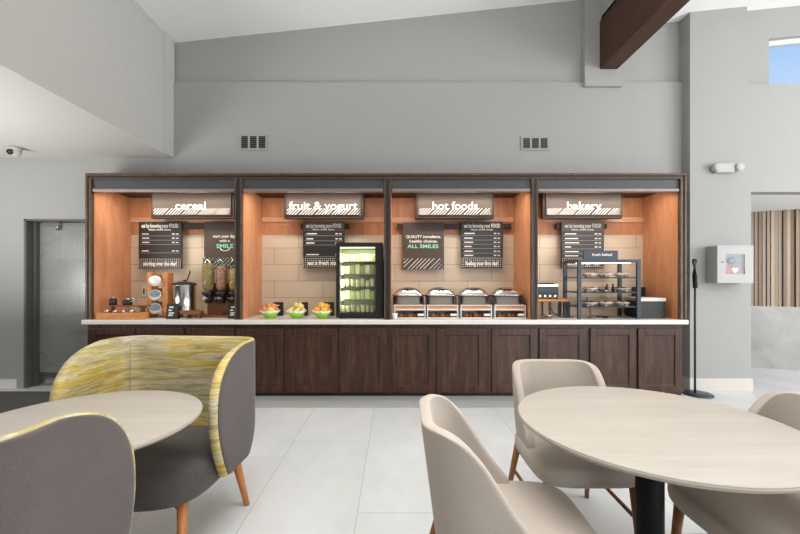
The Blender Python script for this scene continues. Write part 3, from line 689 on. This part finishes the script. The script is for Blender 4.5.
# fridge
YE = 4.46; ex0, ex1 = PX(336, YE), PX(382.5, YE); ez = PZ(242.3, YE)
t = thing('display_fridge', ((ex0+ex1)/2, YE, ZC), 'black countertop display fridge with lit glass door', 'fridge')
th = .03; yb = YE+.42
b = MB(); b.box(ex0, ex0+th, YE+.03, yb, ZC+.015, ez); b.box(ex1-th, ex1, YE+.03, yb, ZC+.015, ez); b.box(ex0+th, ex1-th, YE+.03, yb, ez-.05, ez); b.box(ex0+th, ex1-th, YE+.03, yb, ZC+.015, ZC+.06); b.box(ex0+th, ex1-th, yb-.02, yb, ZC+.06, ez-.05)
b.build('cabinet', M['black'], t, bevel=.004)
gx0, gx1, gz0, gz1 = PX(339.8, YE), PX(375.2, YE), PZ(313, YE), PZ(246.5, YE)
b = MB(); b.box(ex0, gx0, YE, YE+.028, ZC+.012, ez-.002); b.box(gx1, ex1, YE, YE+.028, ZC+.012, ez-.002); b.box(gx0, gx1, YE, YE+.028, gz1, ez-.002); b.box(gx0, gx1, YE, YE+.028, ZC+.012, gz0)
d = b.build('door', M['black'], t, bevel=.003)
MB().box(gx0, gx1, YE+.010, YE+.014, gz0, gz1).build('glass', M['glass'], d)
MB().box(gx1+.012, gx1+.03, YE-.02, YE-.006, gz0+.25, gz1-.25).box(gx1+.015, gx1+.027, YE-.008, YE+.002, gz0+.27, gz0+.29).box(gx1+.015, gx1+.027, YE-.008, YE+.002, gz1-.29, gz1-.27).build('handle', M['blackmetal'], d)
MB().box(ex0+th, ex1-th, yb-.03, yb-.02, ZC+.06, ez-.05).box(ex0+th, ex0+th+.004, YE+.03, yb-.03, ZC+.06, ez-.05).box(ex1-th-.004, ex1-th, YE+.03, yb-.03, ZC+.06, ez-.05).build('liner', plain('fridge_liner', (226, 232, 196), .5, noise=.02), t)
b = MB()
for dx in (.03, ex1-ex0-.07):
    for dy in (.06, .34): b.box(ex0+dx, ex0+dx+.04, YE+dy, YE+dy+.04, ZC, ZC+.016)
b.build('feet', M['black'], t)
MB().box(ex0+th+.01, ex1-th-.01, YE+.05, YE+.065, ez-.066, ez-.05).build('lamp_tube', emit('fridge_lamp', (240, 250, 205), 1.0), t)
nsh = 5; zz0 = ZC+.062; dz = (ez-.075-zz0)/nsh
for k in range(1, nsh):
    MB().box(ex0+th+.005, ex1-th-.005, YE+.06, yb-.032, zz0+k*dz, zz0+k*dz+.006).build('shelf', M['steel'], t)
area('fridge_lamp', ((ex0+ex1)/2, YE+.055, ez-.08), .36, 2.4, (.97, 1, .80), (0, .25, -1), .02)
area('fridge_side_lamp', (ex0+th+.03, YE+.05, (ez+ZC)/2), .6, 1.4, (.97, 1, .80), (.5, 1, 0), .02).rotation_euler.rotate_axis('Z', PI/2)
cols = [(204, 206, 150), (172, 180, 116), (214, 214, 178), (150, 146, 104), (190, 198, 146), (214, 212, 186)]
ym = [plain('carton_%d' % i, c, .5, noise=.2, nscale=35) for i, c in enumerate(cols)]
names = ['bottom', 'second', 'third', 'fourth', 'top']
for k in range(nsh):
    zb = zz0+k*dz+(.0065 if k else .001)
    for i in range(8):
        x = ex0+th+.036+i*(ex1-ex0-2*th-.072)/7; hh = dz*(.62+.22*random.random()); r = .0262
        if k in (1, 3):
            o = MB().box(x-r, x+r, YE+.10, YE+.16, zb, zb+hh).build('carton', ym[(i*3+k) % 6], bevel=.004)
            tag(recentre(o), 'small drink carton on the %s fridge shelf' % names[k], 'carton', 'cartons on the %s fridge shelf' % names[k])
        else:
            o = MB().lathe([(0, 0), (r*.8, 0), (r, hh*.15), (r, hh*.7), (r*1.08, hh*.72), (r*1.08, hh*.78), (0, hh*.79)], (x, YE+.13, zb), 16).build('yogurt_cup', ym[(i*2+k) % 6])
            tag(recentre(o), 'yogurt cup on the %s fridge shelf' % names[k], 'cup', 'yogurt cups on the %s fridge shelf' % names[k])

# ---------------------------------------------------------------- hot foods bay
YH = 4.48
def stand(px0, px1):
    x0, x1 = PX(px0, YH), PX(px1, YH); zt = PZ(304.8, YH); W = x1-x0
    t = thing('warmer_stand', ((x0+x1)/2, YH, ZC), '', 'stand', 'white warmer stands under the chafing dishes')
    b = MB(); b.box(x0, x1, YH, YH+.30, zt-.012, zt); b.box(x0, x0+.012, YH, YH+.30, ZC, zt-.012); b.box(x1-.012, x1, YH, YH+.30, ZC, zt-.012)
    b.box(x0+.012, x1-.012, YH, YH+.012, zt-.065, zt-.045); b.box(x0+.012, x1-.012, YH, YH+.012, ZC, ZC+.012); b.box(x0+.012, x1-.012, YH+.285, YH+.30, ZC, zt-.012)
    b.build('box', M['white'], t, bevel=.002)
    MB().box(x0+.013, x1-.013, YH+.003, YH+.011, zt-.0445, zt-.0125).build('wood_band', M['tray'], t)
    b = MB()
    for i in range(5):
        xx = x0+.07+i*(W-.14)/4; b.lathe([(0, 0), (.03, 0), (.034, .03), (.028, .045), (.018, .055+.008*(i % 2)), (0, .056)], (xx, YH+.06+.03*(i % 2), ZC+.001), 12)
    b.build('burner', M['pastry_dark'], t)
    MB().box(x1-.09, x1-.02, YH-.004, YH-.0005, ZC+.03, ZC+.055).build('label_card', M['paper'], t)
    return t
def chafer(px0, px1, tilt):
    x0, x1 = PX(px0, YH), PX(px1, YH); zb = PZ(304.8, YH); cx = (x0+x1)/2; W = x1-x0
    t = thing('chafing_dish', (cx, YH+.15, zb), '', 'chafing dish', 'steel chafing dishes')
    zp = PZ(296, YH)
    def rr(hx, hy, z, n=40, e=5):
        pts = []
        for i in range(n):
            a = 2*PI*i/n; c, s = math.cos(a), math.sin(a)
            pts.append((cx+hx*math.copysign(abs(c)**(2/e), c), YH+.15+hy*math.copysign(abs(s)**(2/e), s), z))
        return pts
    b = MB(); b.rings([rr(W*.465, .135, zb), rr(W*.475, .14, zb+.006), rr(W*.48, .142, zp-.012), rr(W*.52, .152, zp-.01), rr(W*.52, .152, zp)]); b.build('pan', M['steel'], t)
    zt = PZ(288.2, YH)+.005
    b = MB(); b.rings([rr(W*.51, .149, zp+.001), rr(W*.50, .146, zp+.012), rr(W*.455, .13, zp+(zt-zp)*.34), rr(W*.38, .105, zp+(zt-zp)*.66), rr(W*.29, .075, zp+(zt-zp)*.88), rr(W*.16, .04, zt), rr(W*.02, .01, zt+.003)]); l = b.build('lid', M['chrome'], t); b = MB(); b.rings([rr(W*.53, .154, zp-.006), rr(W*.535, .156, zp), rr(W*.53, .154, zp+.006)]); b.build('rim', M['blackmetal'], t)
    MB().path([(cx-.045, YH+.06, zp+.055), (cx-.04, YH+.045, zp+.075), (cx+.04, YH+.045, zp+.075), (cx+.045, YH+.06, zp+.055)], .006).build('lid_handle', M['blackmetal'], l)
    b = MB()
    for q in (x0+.004, x1-.004): b.box(q-.008, q+.008, YH+.0, YH+.03, zb+.001, zp-.014)
    b.build('leg_bracket', M['blackmetal'], t)
    return t
sw = ['first white warmer stand from the left, under a chafing dish', 'second white warmer stand from the left, under a chafing dish', 'third white warmer stand from the left, under a chafing dish', 'fourth white warmer stand from the left, at the right end of the row']
cw = ['first steel chafing dish from the left, beneath the brown ALL SMILES poster', 'second steel chafing dish from the left', 'third steel chafing dish from the left, beneath the menu board', 'fourth steel chafing dish, at the right end of the row']
S0 = stand(394.2, 425.6); C0 = chafer(393.2, 423.6, 0)
for i, px in enumerate((394.2, 427, 460.6, 494.6)):
    s = S0 if i == 0 else copy_tree(S0); c = C0 if i == 0 else copy_tree(C0); dx = PX(px, YH)-PX(394.2, YH)
    s.location.x += dx; s['label'] = sw[i]; c.location.x += dx+(.0 if i else 0); c['label'] = cw[i]
x = PX(394.7, 4.40)
o = MB().lathe([(0, 0), (.026, 0), (.034, .065), (.031, .065), (.024, .006), (0, .006)], (x, 4.40, ZC), 20).build('paper_cup', M['ceramic']); tag(recentre(o), 'small white cup at the left end of the warmer stands', 'cup')

# ---------------------------------------------------------------- bakery bay
YT = 4.60
t = thing('toaster_shelf', (PX(555, YT), YT, ZC), 'low wooden shelf on dark legs carrying the toaster', 'shelf')
zsf = PZ(299, YT)
MB().box(PX(537.2, YT), PX(569, YT), YT-.02, YT+.28, zsf-.03, zsf).build('shelf_board', M['tray'], t, bevel=.003)
for px in (549.5, 567):
    for yy in (YT+.0, YT+.24): MB().box(PX(px, YT), PX(px+(1.6 if px < 560 else 3.2), YT), yy, yy+.02, ZC, zsf-.03).build('leg', M['blackmetal'], t)
t = thing('toaster', (PX(548, YT), YT, zsf), 'steel and black conveyor toaster on the low wooden shelf', 'toaster')
x0, x1, zt = PX(536.8, YT), PX(559.5, YT), PZ(283.5, YT)
MB().box(x0, x1, YT+.02, YT+.24, zsf+.02, zt-.04).build('housing', M['slate'], t, bevel=.006)
MB().box(x0+.005, x1-.005, YT+.025, YT+.235, zt-.04, zt-.01).build('chrome_top', M['chrome'], t, bevel=.006)
b = MB()
for q in range(3): b.box(x0+.03+q*.075, x0+.075+q*.075, YT+.05, YT+.21, zt-.012, zt+.006)
b.build('slot_rim', M['blackmetal'], t)
MB().box(x0+.012, x1-.012, YT+.008, YT+.02, zsf+.05, zsf+.085).build('feed_opening', M['black'], t)
b = MB()
for q in range(4): b.tube((x0+.04+q*.06, YT+.006, zsf+.035), (x0+.04+q*.06, YT+.022, zsf+.035), .012)
b.build('knob', M['chrome'], t)
b = MB()
for q in (x0+.01, x1-.03):
    for yy in (YT+.03, YT+.2): b.box(q, q+.02, yy, yy+.02, zsf, zsf+.021)
b.build('feet', M['black'], t)
b = MB(); b.lathe([(0, 0), (.055, 0), (.075, .012), (.072, .014), (.052, .004), (0, .004)], (PX(546, 4.45), 4.48, ZC), 24)
o = b.build('saucer', M['steel']); tag(recentre(o), 'small steel dish under the toaster shelf', 'dish')
o = MB().tube((PX(548, 4.48)-.05, 4.5, ZC+.022), (PX(548, 4.48)+.03, 4.46, ZC+.035), .007).build('tongs', M['chrome']); tag(recentre(o), 'steel tongs lying on the dish under the toaster shelf', 'tongs')
# pastry display
YP, YQ = 4.42, 4.82
t = thing('pastry_display', (PX(609, YP), YP, ZC), 'dark slate open three-tier pastry display frame with header sign', 'display')
px0, px1 = PX(578, YP), PX(641, YP); zt = PZ(259.5, YP); w_ = .042
for x in (px0, px1-w_):
    for y, ww in ((YP, w_), (YQ-.03, w_)):
        MB().box(x, x+ww, y, y+.03, ZC, zt).build('post', M['slate'], t, bevel=.002)
b = MB(); b.box(px0+w_, px1-w_, YP, YP+.03, zt-.03, zt); b.box(px0+w_, px1-w_, YQ-.03, YQ, zt-.03, zt)
for x in (px0, px1-w_): b.box(x, x+w_, YP+.03, YQ-.03, zt-.03, zt)
b.build('top_rail', M['slate'], t, bevel=.002)
zsh = [PZ(306.5, YP), PZ(292, YP), PZ(277.2, YP)]
for z in zsh:
    s = MB().box(px0+.005, px1-.005, YP+.03, YQ-.03, z-.012, z).build('shelf', M['slate'], t, bevel=.002)
    MB().box(px0+w_, px1-w_, YP+.01, YP+.03, z-.014, z-.001).build('shelf_edge', M['blackmetal'], s)
MB().box(px0+w_, px1-w_, YP+.12, YP+.15, zt-.04, zt-.031).build('added_glow_bar', emit('added_display_glow', (255, 240, 215), 3), t)  # glowing bar added to light the pastries
sg = MB().box(PX(584, YP), PX(618.5, YP), YP+.01, YP+.03, zt, PZ(250.5, YP)).build('header_sign', M['slate'], t, bevel=.002)
text('fresh baked', PX(602.5, YP), YP+.008, PZ(255.7, YP), PX(612, YP)-PX(592, YP), M['print'], sg, height=.028, bold=.02)
def plate(x, y, z, r, lab, grp, tall=False):
    o = MB().lathe([(0, 0), (r*.5, 0), (r*.55, .012), (r, .034), (r*.99, .040), (r*.6, .022), (0, .020)], (x, y, z), 28).build('plate', M['ceramic']); o.scale = (1, 1, 1)
    tag(recentre(o), lab, 'plate', grp)
tiers = ['bottom', 'middle', 'top']
for k, z in enumerate(zsh):
    xs = [PX(p, YP+.15) for p in (590, 605, 622)]
    for i, x in enumerate(xs):
        pos = ['left', 'middle', 'right'][i]
        plate(x, YP+.17, z+.0005, .095, 'white plate of pastries, %s on the %s display shelf' % (pos, tiers[k]), 'pastry plates in the display')
        for q in range(4):
            a = q*PI/2+.4; cx, cy = x+.042*math.cos(a), YP+.17+.036*math.sin(a)
            b = MB(); pr = [(0, 0), (.030, .002), (.036, .014), (.028, .028), (.012, .034), (0, .035)]
            b.lathe(pr, (0, 0, 0), 14); o = b.build(['muffin', 'pastry', 'bun'][i], M['pastry'] if (i+k) % 3 else M['pastry_dark']); o.location = (cx, cy, z+.0215); o.scale = (1.25, .9, 1); o.rotation_euler = (0, 0, a)
            tag(o, '%s piled on the %s plate of the %s display shelf' % (['muffin', 'pastry', 'bun'][i], pos, tiers[k]), 'pastry', 'pastries on the %s plate of the %s shelf' % (pos, tiers[k]))
    for i, p in enumerate((588.5, 606.5, 627)):
        x = PX(p, YP); o = MB().box(x-.024, x+.024, YP+.001, YP+.0095, z-.012, z+.03).build('price_card', M['black'])
        MB().box(x-.014, x+.014, YP-.0005, YP+.001, z+.012, z+.017).build('print', M['print'], o)
        tag(recentre(o) if False else o, 'black price card clipped %s on the %s display shelf edge' % (['left', 'middle', 'right'][i], tiers[k]), 'card', 'price cards on the display')
for px, lab in ((607, 'left black bottle on the middle display shelf'), (613, 'right black bottle on the middle display shelf')):
    o = MB().lathe([(0, 0), (.016, 0), (.017, .05), (.009, .065), (.009, .09), (0, .092)], (PX(px, YP+.06), YP+.06, zsh[1]+.0005), 14).build('bottle', M['black']); tag(recentre(o), lab, 'bottle', 'black bottles on the display')
o = MB().box(PX(600, YB), PX(605, YB), YB-.014, YB-.0055, PZ(296.5, YB), PZ(292, YB)).build('outlet_plate', M['white'], bevel=.003); tag(o, 'white outlet plate on the tiles behind the pastry display', 'outlet')
for pts, lab in (([(586, 4.5, .007), (592, 4.55, .007), (597, 4.7, .012), (601, 4.8, .06), (604, 4.96, .22)], 'thin black power cord curling under the pastry display'), ([(599, 4.47, .007), (606, 4.5, .007), (610, 4.6, .007), (606, 4.7, .007), (600, 4.62, .007)], 'thick black cord coiled beneath the pastry display'), ([(553, 4.62, .12), (558, 4.7, .05), (562, 4.6, .007), (570, 4.55, .007), (575, 4.60, .007)], 'black cord hanging under the toaster shelf')):
    o = MB().path([(PX(p, 4.55), y, ZC+z) for p, y, z in pts], .006).build('power_cord', M['black']); tag(recentre(o), lab, 'cord')
# black bin with white lid and coffee box behind
t = thing('napkin_bin', (PX(653, 4.48), 4.6, ZC), 'black box with white lid at the right end of the counter', 'box')
x0, x1 = PX(640.5, 4.48), PX(665.5, 4.48)
MB().box(x0, x1, 4.48, 4.78, ZC, PZ(301.5, 4.48)).build('body', M['black'], t, bevel=.006)
MB().box(PX(628, 4.48)+.14, x1+.004, 4.472, 4.79, PZ(301.4, 4.48), PZ(298, 4.48)).build('lid', M['white'], t, bevel=.006)
t = thing('coffee_grinder', (PX(640, 4.86), 4.9, ZC), 'black appliance standing behind the white-lidded box', 'appliance')
MB().box(PX(630, 4.86), PX(647, 4.86), 4.86, 4.99, ZC, PZ(300, 4.86)).build('base', M['black'], t, bevel=.008)
MB().box(PX(637.5, 4.86), PX(646.5, 4.86), 4.87, 4.98, PZ(300, 4.86), PZ(287, 4.86)).build('tower', M['blackmetal'], t, bevel=.008)

# ---------------------------------------------------------------- wall fittings
def vent(px0, px1, py0, py1, lab):
    x0, x1, z0, z1_ = PX(px0, YW), PX(px1, YW), PZ(py1, YW), PZ(py0, YW)
    t = thing('wall_vent', ((x0+x1)/2, YW, z0), lab, 'vent', 'three-slot wall vents')
    n = 3; fr = MB(); bw = .022; cw_ = (x1-x0-bw*4)/3
    fr.box(x0, x1, YW-.012, YW-.0005, z0, z0+bw); fr.box(x0, x1, YW-.012, YW-.0005, z1_-bw, z1_)
    for k in range(4): fr.box(x0+k*(cw_+bw), x0+k*(cw_+bw)+bw, YW-.012, YW-.0005, z0+bw, z1_-bw)
    fr.build('frame', M['wall'], t)
    MB().box(x0+bw, x1-bw, YW-.003, YW-.0005, z0+bw, z1_-bw).build('backing', M['framedark'], t)
    s = MB()
    for k in range(3):
        a = x0+bw+k*(cw_+bw)
        for q in range(6):
            z = z0+bw+(q+.3)*(z1_-z0-2*bw)/6; s.box(a, a+cw_, YW-.009, YW-.004, z, z+.006)
    s.build('louvre', plain('vent_grey_%d' % px0, (96, 94, 92), .5, noise=.03), t)
vent(239.5, 267.5, 134.5, 150.5, 'grey three-slot wall vent above the cereal bay')
vent(521, 549, 136.5, 150.5, 'grey three-slot wall vent between the hot foods and bakery bays')
yk = 390*(ZS-H)/(CY-147); x = PX(15.5, yk)
t = thing('dome_camera', (x, yk, ZS), 'white security camera under the low ceiling at the far left', 'camera')
MB().lathe([(.058, 0), (.058, -.03), (.052, -.045), (0, -.046)], (x, yk, ZS), 24).build('mount', M['whiteplastic'], t)
MB().lathe([(.05, 0), (.052, -.02), (.045, -.05), (.025, -.068), (0, -.072)], (x, yk, ZS-.03), 24).build('ball', M['whiteplastic'], t)
MB().lathe([(0, 0), (.026, 0), (.028, -.03), (0, -.032)], (0, 0, 0), 20, Matrix.Rotation(-PI/2+.5, 4, 'X')).build('lens', M['black'], None)
lens = COL.objects['lens']; lens.parent = t; lens.location = (-.008, -.038, -.062)
# emergency light
x0, x1, z0, z1_ = PX(711, YC), PX(739, YC), PZ(173.5, YC), PZ(164.3, YC)
t = thing('emergency_light', ((x0+x1)/2, YC, z0), 'white twin-head emergency light on the grey column', 'emergency light')
MB().box(x0+.02, PX(731, YC), YC-.055, YC-.0005, z0, z1_).build('housing', M['whiteplastic'], t, bevel=.006)
for px, dx in ((713, 0), (735, 0)):
    c = Vector((PX(px, YC), YC-.045, (z0+z1_)/2+.004))
    MB().lathe([(0, -.035), (.035, -.035), (.045, -.02), (.045, .03), (.04, .034), (0, .034)], c, 24, Matrix.Rotation(PI/2, 4, 'X')).build('lamp_head', M['whiteplastic'], t)
MB().box(PX(731, YC), PX(736, YC), YC-.03, YC-.0005, z0+.025, z1_-.025).build('bracket', M['black'], t)
# defibrillator cabinet
YA = YC-.165
x0, x1, z0, z1_ = PX(717.5, YA), PX(753.5, YA), PZ(283, YA), PZ(245.5, YA)
t = thing('defibrillator_cabinet', ((x0+x1)/2, YC, z0), 'white wall cabinet with square window holding red and blue kit', 'cabinet')
b = MB(); b.box(x0, x1, YA+.02, YC-.001, z0, z1_); 
gx0, gx1, gz0, gz1 = PX(725.8, YA), PX(745, YA), PZ(274, YA), PZ(254, YA)
b.build('box', M['whiteplastic'], t, bevel=.006)
b = MB(); b.box(x0, gx0, YA, YA+.019, z0, z1_); b.box(gx1, x1, YA, YA+.019, z0, z1_); b.box(gx0, gx1, YA, YA+.019, gz1, z1_); b.box(gx0, gx1, YA, YA+.019, z0, gz0)
d = b.build('door', M['whiteplastic'], t)
b = MB(); q = .004
a0, a1, c0, c1 = PX(721, YA), PX(750.5, YA), PZ(279.5, YA), PZ(248.8, YA)
for bb in ((a0, a1, c0, c0+q), (a0, a1, c1-q, c1), (a0, a0+q, c0, c1), (a1-q, a1, c0, c1)): b.box(bb[0], bb[1], YA-.001, YA+.001, bb[2], bb[3])
b.build('door_seam', plain('seam_grey', (176, 176, 174), .6, noise=0), d)
MB().box(gx0, gx1, YA+.004, YA+.006, gz0, gz1).build('glass', M['glass'], d)
b = MB(); b.lathe([(0, 0), (.011, 0), (.011, .006), (0, .007)], (0, 0, 0), 16, Matrix.Rotation(PI/2, 4, 'X')); 
o = b.build('latch', M['steel'], None); o.parent = d; o.location = Vector((PX(722.8, YA), YA, PZ(262, YA)))-t.location
MB().box(gx0, gx1, YA+.0165, YA+.0195, gz0, gz1).build('kit_backing', plain('kit_blue_grey', (62, 76, 96), .5, noise=.15, nscale=30), t)
MB().box(gx0+.0, gx1-.05, YA+.010, YA+.016, gz0, gz0+.115).build('kit_red', plain('kit_red', (116, 12, 26), .5, noise=.15, nscale=30), t)
b = MB(); b.lathe([(0, 0), (.045, 0), (.045, .004), (0, .004)], (0, 0, 0), 24, Matrix.Rotation(PI/2, 4, 'X')); o = b.build('kit_disc', plain('kit_teal', (60, 84, 98), .5), None); o.parent = t; o.location = Vector((gx0+.075, YA+.012, gz1-.075))-t.location
hrt = MB()
hp = [(0, 0), (.03, .03), (.034, .05), (.02, .062), (0, .05), (-.02, .062), (-.034, .05), (-.03, .03)]
hrt.prism([((gx0+gx1)/2+.005+a, gz0+.012+c) for a, c in hp], YA+.0075, YA+.0095); hrt.build('kit_heart', M['print'], t)
# free-standing pole
YO = 4.43
t = thing('pole_stand', (PX(697, YO), YO, 0), 'black pole on a round base beside the right end of the buffet', 'stand')
xo = PX(695, YO)
n = 36
MB().lathe([(0, 0), (.145, 0), (.145, .012), (.13, .022), (.03, .026), (0, .026)], (PX(698, YO), YO, 0), n).build('base', M['slate'], t)
MB().tube((xo, YO, .02), (xo, YO, PZ(262, YO)), .0105).build('pole', M['blackmetal'], t)
MB().path([(xo-.012, YO-.02, PZ(288, YO)), (xo-.02, YO-.02, PZ(275, YO)), (xo-.022, YO-.02, PZ(262, YO)), (xo-.012, YO-.01, PZ(260, YO))], .024).build('handle_grip', M['black'], t)

# ---------------------------------------------------------------- tables
def table(cx, cy, r, label):
    t = thing('round_table', (cx, cy, 0), label, 'table', 'round pale dining tables')
    MB().lathe([(0, .722), (r-.035, .722), (r-.014, .727), (r-.004, .735), (r-.002, .740), (r-.0035, .745), (0, .745)], (cx, cy, 0), 128).build('rim', M['oak_edge'], t)
    MB().lathe([(0, .7451), (r-.0035, .7451), (r-.005, .749), (r-.010, .750), (0, .750)], (cx, cy, 0), 128).build('tabletop', M['oak_top'], t)
    MB().tube((cx, cy, .03), (cx, cy, .722), .05, n=32).build('pedestal', M['pedestal'], t)
    MB().lathe([(0, 0), (.28, 0), (.28, .012), (.26, .02), (.06, .032), (0, .032)], (cx, cy, 0), 48).build('base', M['black'], t)
    MB().lathe([(0, .70), (.16, .70), (.16, .7215), (0, .7215)], (cx, cy, 0), 32).build('mounting_plate', M['black'], t)
table(1.018, 1.559, .507, 'round pale wood table with black pedestal, on the right among beige chairs')
table(-1.245, 1.558, .43, 'round pale wood table on the left between the yellow and grey chairs')

# ---------------------------------------------------------------- upholstered shells
def shell_grid(rows, N=40):
    """rows: (z, halfwidth, rear_y, corner_r, S) ; returns outer and inner rings; open path from one arm round the back to the other"""
    def pos(s, w, R, r):
        sg = 1 if s >= 0 else -1; a = abs(s); L = w-r; arc = PI*r/2
        if a <= L: p, nrm = (a, R), (0, -1)
        elif a <= L+arc:
            th = (a-L)/r; p, nrm = (w-r+r*math.sin(th), R-r+r*math.cos(th)), (-math.sin(th), -math.cos(th))
        else: p, nrm = (w, R-r-(a-L-arc)), (-1, 0)
        return (sg*p[0], p[1]), (sg*nrm[0], nrm[1])
    out = []
    for z, w, R, r, S in rows:
        line = []
        for i in range(N+1):
            s = -S+2*S*i/N; line.append((pos(s, w, R, r), z))
        out.append(line)
    return out
def shell_mesh(rows, thick, N=40, lo=0.0, top=None):
    g = shell_grid(rows, N); b = MB(); bm = b.bm
    O = [[bm.verts.new((p[0]+n[0]*lo, p[1]+n[1]*lo, z)) for (p, n), z in r] for r in g]
    tk = lambda k: thick if top is None else thick+(top-thick)*max(0, (k-(len(g)-6))/5)
    I = [[bm.verts.new((p[0]+n[0]*tk(k), p[1]+n[1]*tk(k), z)) for (p, n), z in r] for k, r in enumerate(g)]
    m = len(g)
    for k in range(m-1):
        for i in range(N):
            bm.faces.new((O[k][i], O[k][i+1], O[k+1][i+1], O[k+1][i])); bm.faces.new((I[k][i+1], I[k][i], I[k+1][i], I[k+1][i+1]))
    for i in range(N):
        bm.faces.new((O[0][i+1], O[0][i], I[0][i], I[0][i+1])); bm.faces.new((O[-1][i], O[-1][i+1], I[-1][i+1], I[-1][i]))
    for k in range(m-1):
        bm.faces.new((O[k][0], O[k+1][0], I[k+1][0], I[k][0])); bm.faces.new((O[k+1][N], O[k][N], I[k][N], I[k+1][N]))
    return b
def cushion(outline, rows):                       # rows: (scale, z) about the outline's centre
    cx = sum(p[0] for p in outline)/len(outline); cy = sum(p[1] for p in outline)/len(outline)
    b = MB(); b.rings([[(cx+(x-cx)*k, cy+(y-cy)*k, z) for x, y in outline] for k, z in rows]); return b
def superell(hx, y0, y1, e=4, n=48, front=1.0):
    c, h_ = (y0+y1)/2, (y1-y0)/2; P_ = []
    for i in range(n):
        a = 2*PI*i/n; ca, sa = math.cos(a), math.sin(a)
        P_.append((hx*math.copysign(abs(ca)**(2/e), ca), c+h_*math.copysign(abs(sa)**(2/e), sa)))
    return P_
def lerp_tab(tab, z):
    for (a, va), (c, vc) in zip(tab, tab[1:]):
        if z <= c: return va+(vc-va)*(z-a)/(c-a)
    return tab[-1][1]

# beige dining chair (faces -y)
def beige_chair():
    t = thing('dining_chair', (0, 0, 0), '', 'chair', 'beige upholstered dining chairs')
    rows = []
    Ztab = [.375, .40, .45, .50, .55, .60, .65, .70, .74, .77, .795, .815, .828, .835]
    Ft = [(.375, .02), (.45, -.10), (.50, -.06), (.55, -.015), (.595, .02), (.66, .06), (.735, .105), (.785, .15), (.808, .18), (.82, .20), (.835, .25)]
    for z in Ztab:
        R = .245+.06*(z-.375)/.46; wv = .235+.015*math.sin(min(1, (z-.375)/.3)*PI/2); r = .15
        Fy = lerp_tab(Ft, z)
        S = (wv-r)+PI*r/2+(R-r-Fy)
        if z > .80: S = min(S, lerp_tab([(.80, .36), (.815, .31), (.828, .255), (.835, .20)], z))
        rows.append((z, wv, R, r, S))
    b = shell_mesh(rows, .042, 44); b.build('backrest', M['beige'], t, sub=1)
    b = cushion(superell(.255, -.30, .225, 4.5), [(.86, .365), (.95, .37), (.985, .385), (1, .41), (.995, .435), (.97, .452), (.90, .461), (.5, .468), (.1, .469)]); b.build('seat', M['beige'], t)
    for sx in (-1, 1):
        MB().tube((sx*.205, .20, .372), (sx*.24, .305, 0), .02, .0125).build('leg', M['legdark'], t)
        MB().tube((sx*.20, -.22, .372), (sx*.215, -.255, 0), .022, .0125).build('leg', M['legdark'], t)
        MB().tube((sx*.220, .248, .20), (sx*.206, -.235, .20), .010, n=12).build('stretcher', M['legdark'], t)
    return t
A = beige_chair()
Bc = copy_tree(A); Cc = copy_tree(A)
A.location = (.395, 1.425, 0); A.rotation_euler = (0, 0, PI/2-.03)          # faces +x
A['label'] = 'beige dining chair nearest the camera, turned with its back to the left'
Bc.location = (.915, 2.045, 0); Bc.rotation_euler = (0, 0, 0.0)
Bc['label'] = 'beige dining chair behind the right round table, facing the camera'
Cc.location = (1.45, 1.48, 0); Cc.rotation_euler = (0, 0, -PI/2)
Cc['label'] = 'beige dining chair cut by the right edge of the photo'

# tub chair (faces -y)
def tub_chair():
    t = thing('tub_chair', (0, 0, 0), '', 'chair', 'tub chairs at the left table')
    Ft = [(.33, -.10), (.40, -.155), (.48, -.20), (.60, -.235), (.72, -.24), (.80, -.22), (.86, -.19), (.91, -.14), (.94, -.085), (.96, -.02), (.975, .06)]
    rows = []; rows_o = []
    for z in (.33, .345, .40, .47, .54, .61, .68, .74, .80, .85, .89, .92, .943, .96, .97, .977):
        wv, R, r = .42-.03*max(0, (.5-z)/.2)**2, .275-.04*max(0, (.5-z)/.2)**2, .13
        Fy = lerp_tab(Ft, min(z, .975)); S = (wv-r)+PI*r/2+(R-r-Fy)
        rows.append((z, wv, R, r, S)); 
        if z < .975: rows_o.append((z+(.004 if z < .34 else 0), wv+.006, R+.006, r+.006, S-.012))
    b = shell_mesh(rows, .045, 56, top=.02); b.build('inner_back', M['yellow'], t, sub=1)
    b = shell_mesh(rows_o, .012, 56); b.build('outer_back', M['purple'], t, sub=1)
    sm = MB().path([(-.334, .188, z) for z in (.475, .6, .75, .9, .955)], .0025, 8); sm.build('seam', M['grey_line'], t)
    ol = superell(.362, -.385, .22, 3.2, 56)
    b = cushion(ol, [(.88, .305), (.96, .31), (.99, .335), (1, .40), (.995, .44), (.97, .462), (.9, .473), (.5, .48), (.1, .481)]); b.build('seat', M['darkseat'], t)
    for sx in (-1, 1):
        MB().tube((sx*.30, .17, .335), (sx*.345, .24, 0), .026, .015).build('leg', M['leg'], t)
        MB().tube((sx*.265, -.24, .335), (sx*.285, -.28, 0), .026, .015).build('leg', M['leg'], t)
    MB().tube((.258, -.232, .24), (-.282, .19, .24), .013, n=12).build('stretcher', M['leg'], t)
    MB().tube((-.258, -.232, .222), (.282, .19, .222), .013, n=12).build('stretcher', M['leg'], t)
    return t
T = tub_chair(); T2 = copy_tree(T)
T.location = (-1.225, 2.06, 0); T.rotation_euler = (0, 0, -.08)
T['label'] = 'tub chair with yellow streaked inside and charcoal seat, facing the camera behind the left table'
T2.location = (-1.245, 1.02, 0); T2.rotation_euler = (0, 0, PI)
T2['label'] = 'mauve-grey tub chair seen from behind, in the lower left corner'
